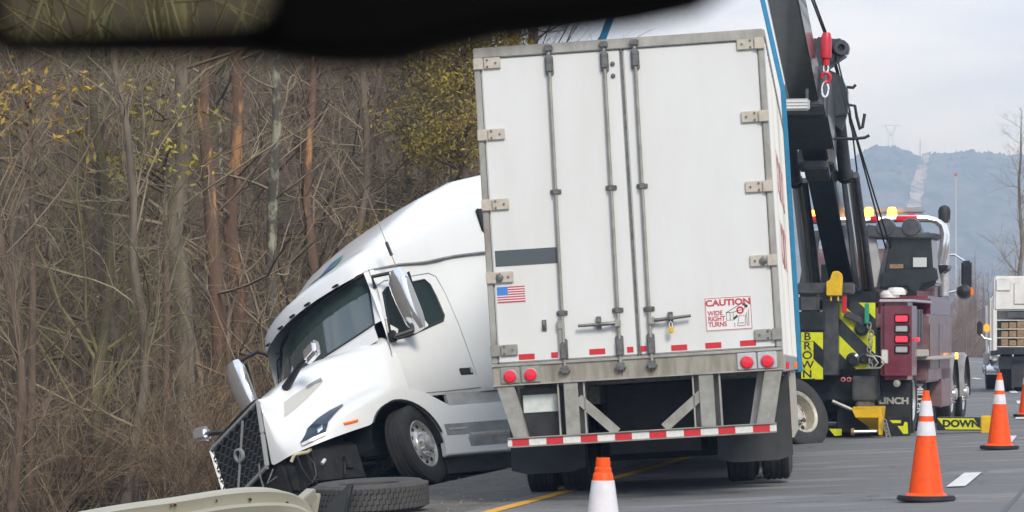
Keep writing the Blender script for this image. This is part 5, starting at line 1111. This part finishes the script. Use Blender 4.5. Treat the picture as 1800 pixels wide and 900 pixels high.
for k in range(170):      # far wood across the bend on the right
    Y = rt.uniform(185, 270); X = Y * rt.uniform(.115, .165); it.append((rt.randrange(5), X, Y, G(X, Y) - .1, rt.uniform(0, 6.28), rt.uniform(.32, .48)) if k % 3 else (5 + rt.randrange(4), X, Y, G(X, Y) - .1, 0, rt.uniform(1, 1.5)))
merged('far_wood', it, mat('far_wood_brown', (.27, .2, .17), .92, c2=(.19, .14, .12), scale=.15))

# ------------------------------------------------------------------ mountain, pylons, far pole
def ridge(X):                # ridge height at the mountain's distance, X metres
    px = 900 + X * F / 2600
    tab = [(-4000, [40]), (600, [60]), (1200, [88]), (1400, [112]), (1500, [133]), (1540, [144]), (1575, [143]), (1620, [134]), (1640, [136]), (1700, [138]), (1800, [136]), (2000, [140]), (2400, [120]), (5000, [50])]
    return interp(px, tab)[0] + 5 + .9 * math.sin(X * .06) + .4 * math.sin(X * .31 + 1)
rows = []; rm = np.random.default_rng(9)
xsM = np.arange(-900, 1500, 9.0)
for j, (Y, f) in enumerate(((1300, 0), (1600, .10), (1850, .24), (2100, .45), (2300, .66), (2450, .84), (2550, .95), (2600, 1.0), (2700, .96), (3000, .6))):
    rows.append([(x * Y / 2600, Y, ridge(x) * f * (Y / 2600 if f < 1 else 1) - 3 + (rm.normal(0, 2.2 * f) if 0 < f < 1 else 0)) for x in xsM])
MTN = mat('mountain_wood', (.038, .036, .042), .95, c2=(.11, .095, .095), scale=.035, stretch=(1, .35, 1), lo=.42, hi=.6, c3=(.15, .14, .14), s3=.11)
struct(MB().grid(rows).build('mountain', MTN, smooth=True))
# the pale power-line clearing running down the slope
cut = []
ctab = [(2602, 1.0, 1629, 8), (2550, .95, 1624, 10), (2450, .84, 1614, 13), (2300, .66, 1606, 15), (2100, .45, 1592, 26), (1850, .24, 1578, 38)]
for a_, b_ in zip(ctab, ctab[1:]):
    for e_ in range(9):
        t = e_ / 9; Y, f, pxc, wd = [p + (q - p) * t for p, q in zip(a_, b_)]; wob = rm.normal(0, 1.3); wd *= rm.uniform(.85, 1.1); r_ = []
        for e in np.linspace(-1, 1, 9):
            x = (pxc + wob + e * wd + rm.normal(0, 1.2) - 900) * 2600 / F; r_.append((x * Y / 2600, Y, ridge(x) * f * (Y / 2600 if f < 1 else 1) - 3 + (3.4 if abs(e) < .9 else -6)))
        cut.append(r_)
struct(MB().grid(cut).build('hillside_clearing', mat('snowy_clearing', (.36, .32, .3), .95, c2=(.10, .085, .085), scale=.09, lo=.42, hi=.6), smooth=True))
# trees along the skyline: one mass
sk = []
for k in range(1500):
    x = rm.uniform(60, 1000); f = rm.choice([1.0, 1.0, .97, .93, .88]); Y = {1.0: 2600, .97: 2570, .93: 2530, .88: 2480}[f]; px = 900 + x * F / 2600
    if 1605 < px < 1640 and f == 1.0: continue
    z = ridge(x) * f * (Y / 2600 if f < 1 else 1) - 4; h = rm.uniform(1.5, 3.6); w_ = rm.uniform(1.2, 3)
    xx = x * Y / 2600
    sk.append(np.array([[xx - w_, Y, z], [xx + w_ * .5, Y - w_, z], [xx + w_ * .5, Y + w_, z], [xx, Y, z + h]]))
Fk = np.concatenate([np.array([[0, 1, 3], [1, 2, 3], [2, 0, 3]]) + 4 * i for i in range(len(sk))])
ob = link('skyline_trees', np_mesh('skyline_trees', np.concatenate(sk), Fk, False), mat('skyline_tree', (.07, .06, .06), .95)); ob['kind'] = 'stuff'
def pylon(px, h, label):
    x = (px - 900) * 2600 / F; z = ridge(x) - 4; p = thing('power_pylon', label, 'pylon', (x, 2601, z), (0, 0, 0), 'pylons on the ridge'); m_ = mat('pylon_grey', (.25, .25, .27), .6)
    for sx in (-1, 1): MB().tube([(sx * 2.2, 0, 0), (sx * 1.1, 0, h * .55), (sx * 4.2, 0, h)], .17, 5).build('pylon_leg', m_, p)
    MB().tube([(-8, 0, h), (8, 0, h)], .17, 5).build('cross_arm', m_, p); MB().tube([(-1.1, 0, h * .55), (1.1, 0, h * .55)], .25, 5).tube([(-4.2, 0, h), (1.1, 0, h * .55)], .16, 5).tube([(4.2, 0, h), (-1.1, 0, h * .55)], .16, 5).build('lattice', m_, p)
pylon(1566, 17, 'wide faint pylon on the ridge left of the clearing'); 
x = (1618 - 900) * 2600 / F
p = thing('radio_mast', 'thin faint mast on the ridge at the top of the clearing', 'mast', (x, 2602, ridge(x) - 4)); MB().tube([(0, 0, 0), (0, 0, 16)], [.5, .25], 6).build('mast_pole', MATS['pylon_grey'], p); MB().tube([(-1.2, 0, 11), (1.2, 0, 11)], .2, 5).build('mast_arm', MATS['pylon_grey'], p)
Y = 260; X = (1680 - 900) * Y / F
p = thing('roadside_pole', 'thin pale pole with small red top standing before the mountain', 'pole', (X, Y, G(X, Y) - .2)); zt2 = W(1680, 310, Y).z - p.location.z
MB().tube([(0, 0, 0), (0, 0, zt2)], [.09, .05], 8).build('pole_shaft', mat('pole_grey', (.5, .5, .5), .5), p, True); MB().box(-.12, .12, -.06, .06, zt2, zt2 + .25).build('pole_top', mat('faded_red', (.45, .15, .14), .5), p, bevel=.03)

# ------------------------------------------------------------------ rear-view mirror of the car the picture is taken from
MY = .60
RV = thing('rear_view_mirror', 'blurred black rear-view mirror hanging close at the top of the picture', 'mirror', W(300, -250, MY))
RI = Vector(RV.location); P_ = lambda px, py, Y=MY: W(px, py, Y) - RI
MBLK = mat('mirror_black', (.002, .002, .002), .8, spec=.04)  # near-zero black and low gloss stand in for the unbuilt car roof's shade
def rprism(name, pts, Y0, Y1, m, bevel):
    a = [P_(x, y, MY) for x, y in pts]; n = len(a); a0 = [v + Vector((0, Y0, 0)) for v in a]; a1 = [v + Vector((0, Y1, 0)) for v in a]
    return MB().add(a0 + a1, [tuple(range(n))[::-1], tuple(range(n, 2 * n))] + [(k, (k + 1) % n, n + (k + 1) % n, n + k) for k in range(n)]).build(name, m, RV, bevel=bevel)
hs = rprism('housing', [(-60, -560), (-60, 55), (-30, 78), (100, 80), (420, 82), (520, 96), (600, 103), (700, 98), (780, 74), (860, 56), (1000, 41), (1130, 24), (1240, 0), (1330, -60), (1360, -300), (1200, -560)], 0, .03, MBLK, .002)
gl = MB(); b_ = R(-15); w0, w1, h0, h1 = (12 - 300) / 1e4, (500 - 300) / 1e4, 0, 0
pts = [(14, -540), (14, 44), (24, 58), (60, 63), (440, 63), (478, 55), (497, 30), (505, -20), (505, -540)]
a = []
for x, y in pts:
    v = P_(x, y, MY); a.append(Vector((v.x, -.0035 - .5 * (x - 14) / 1e4 - .05 * (v.z + .03), v.z)))
SIL = mat('mirror_silver', (.62, .62, .5), .01, 1)
glo = MB().add(a, [tuple(range(len(a)))]).build('mirror_glass', SIL, RV)
n = len(a); a = [v + Vector((0, .0008, 0)) for v in a]; a1 = [Vector((v.x, .002, v.z)) for v in a]; MB().add(a + a1, [tuple(range(n))] + [(k, (k + 1) % n, n + (k + 1) % n, n + k) for k in range(n)]).build('glass_backing', MBLK, RV)
MB().tube([P_(760, -300) + Vector((0, .03, 0)), P_(760, -700) + Vector((0, .10, .0)), P_(760, -1000) + Vector((0, .16, .02))], [.012, .01, .01], 12).build('stem', MBLK, RV, True)
MB().lathe([(.0001, 0), (.022, 0), (.022, .012), (.0001, .014)], 16, P_(760, -1000) + Vector((0, .155, .012)), 'y').build('mount_pad', MBLK, RV, True)

# ------------------------------------------------------------------ haze
hz = MB().box(-1400, 2200, -160, 3100, -45, 174).build('haze', None); hz['kind'] = 'stuff'; hz['label'] = 'thin pale haze'
hm = bpy.data.materials.new('haze_air'); hm.use_nodes = True; n = hm.node_tree.nodes; n.remove(n['Principled BSDF'])
pv = n.new('ShaderNodeVolumePrincipled'); pv.inputs['Color'].default_value = (.44, .68, 1.0, 1); pv.inputs['Absorption Color'].default_value = (1, 1, 1, 1); pv.inputs['Density'].default_value = .0005; pv.inputs['Anisotropy'].default_value = .0
hm.node_tree.links.new(pv.outputs['Volume'], n['Material Output'].inputs['Volume']); hz.data.materials.append(hm)
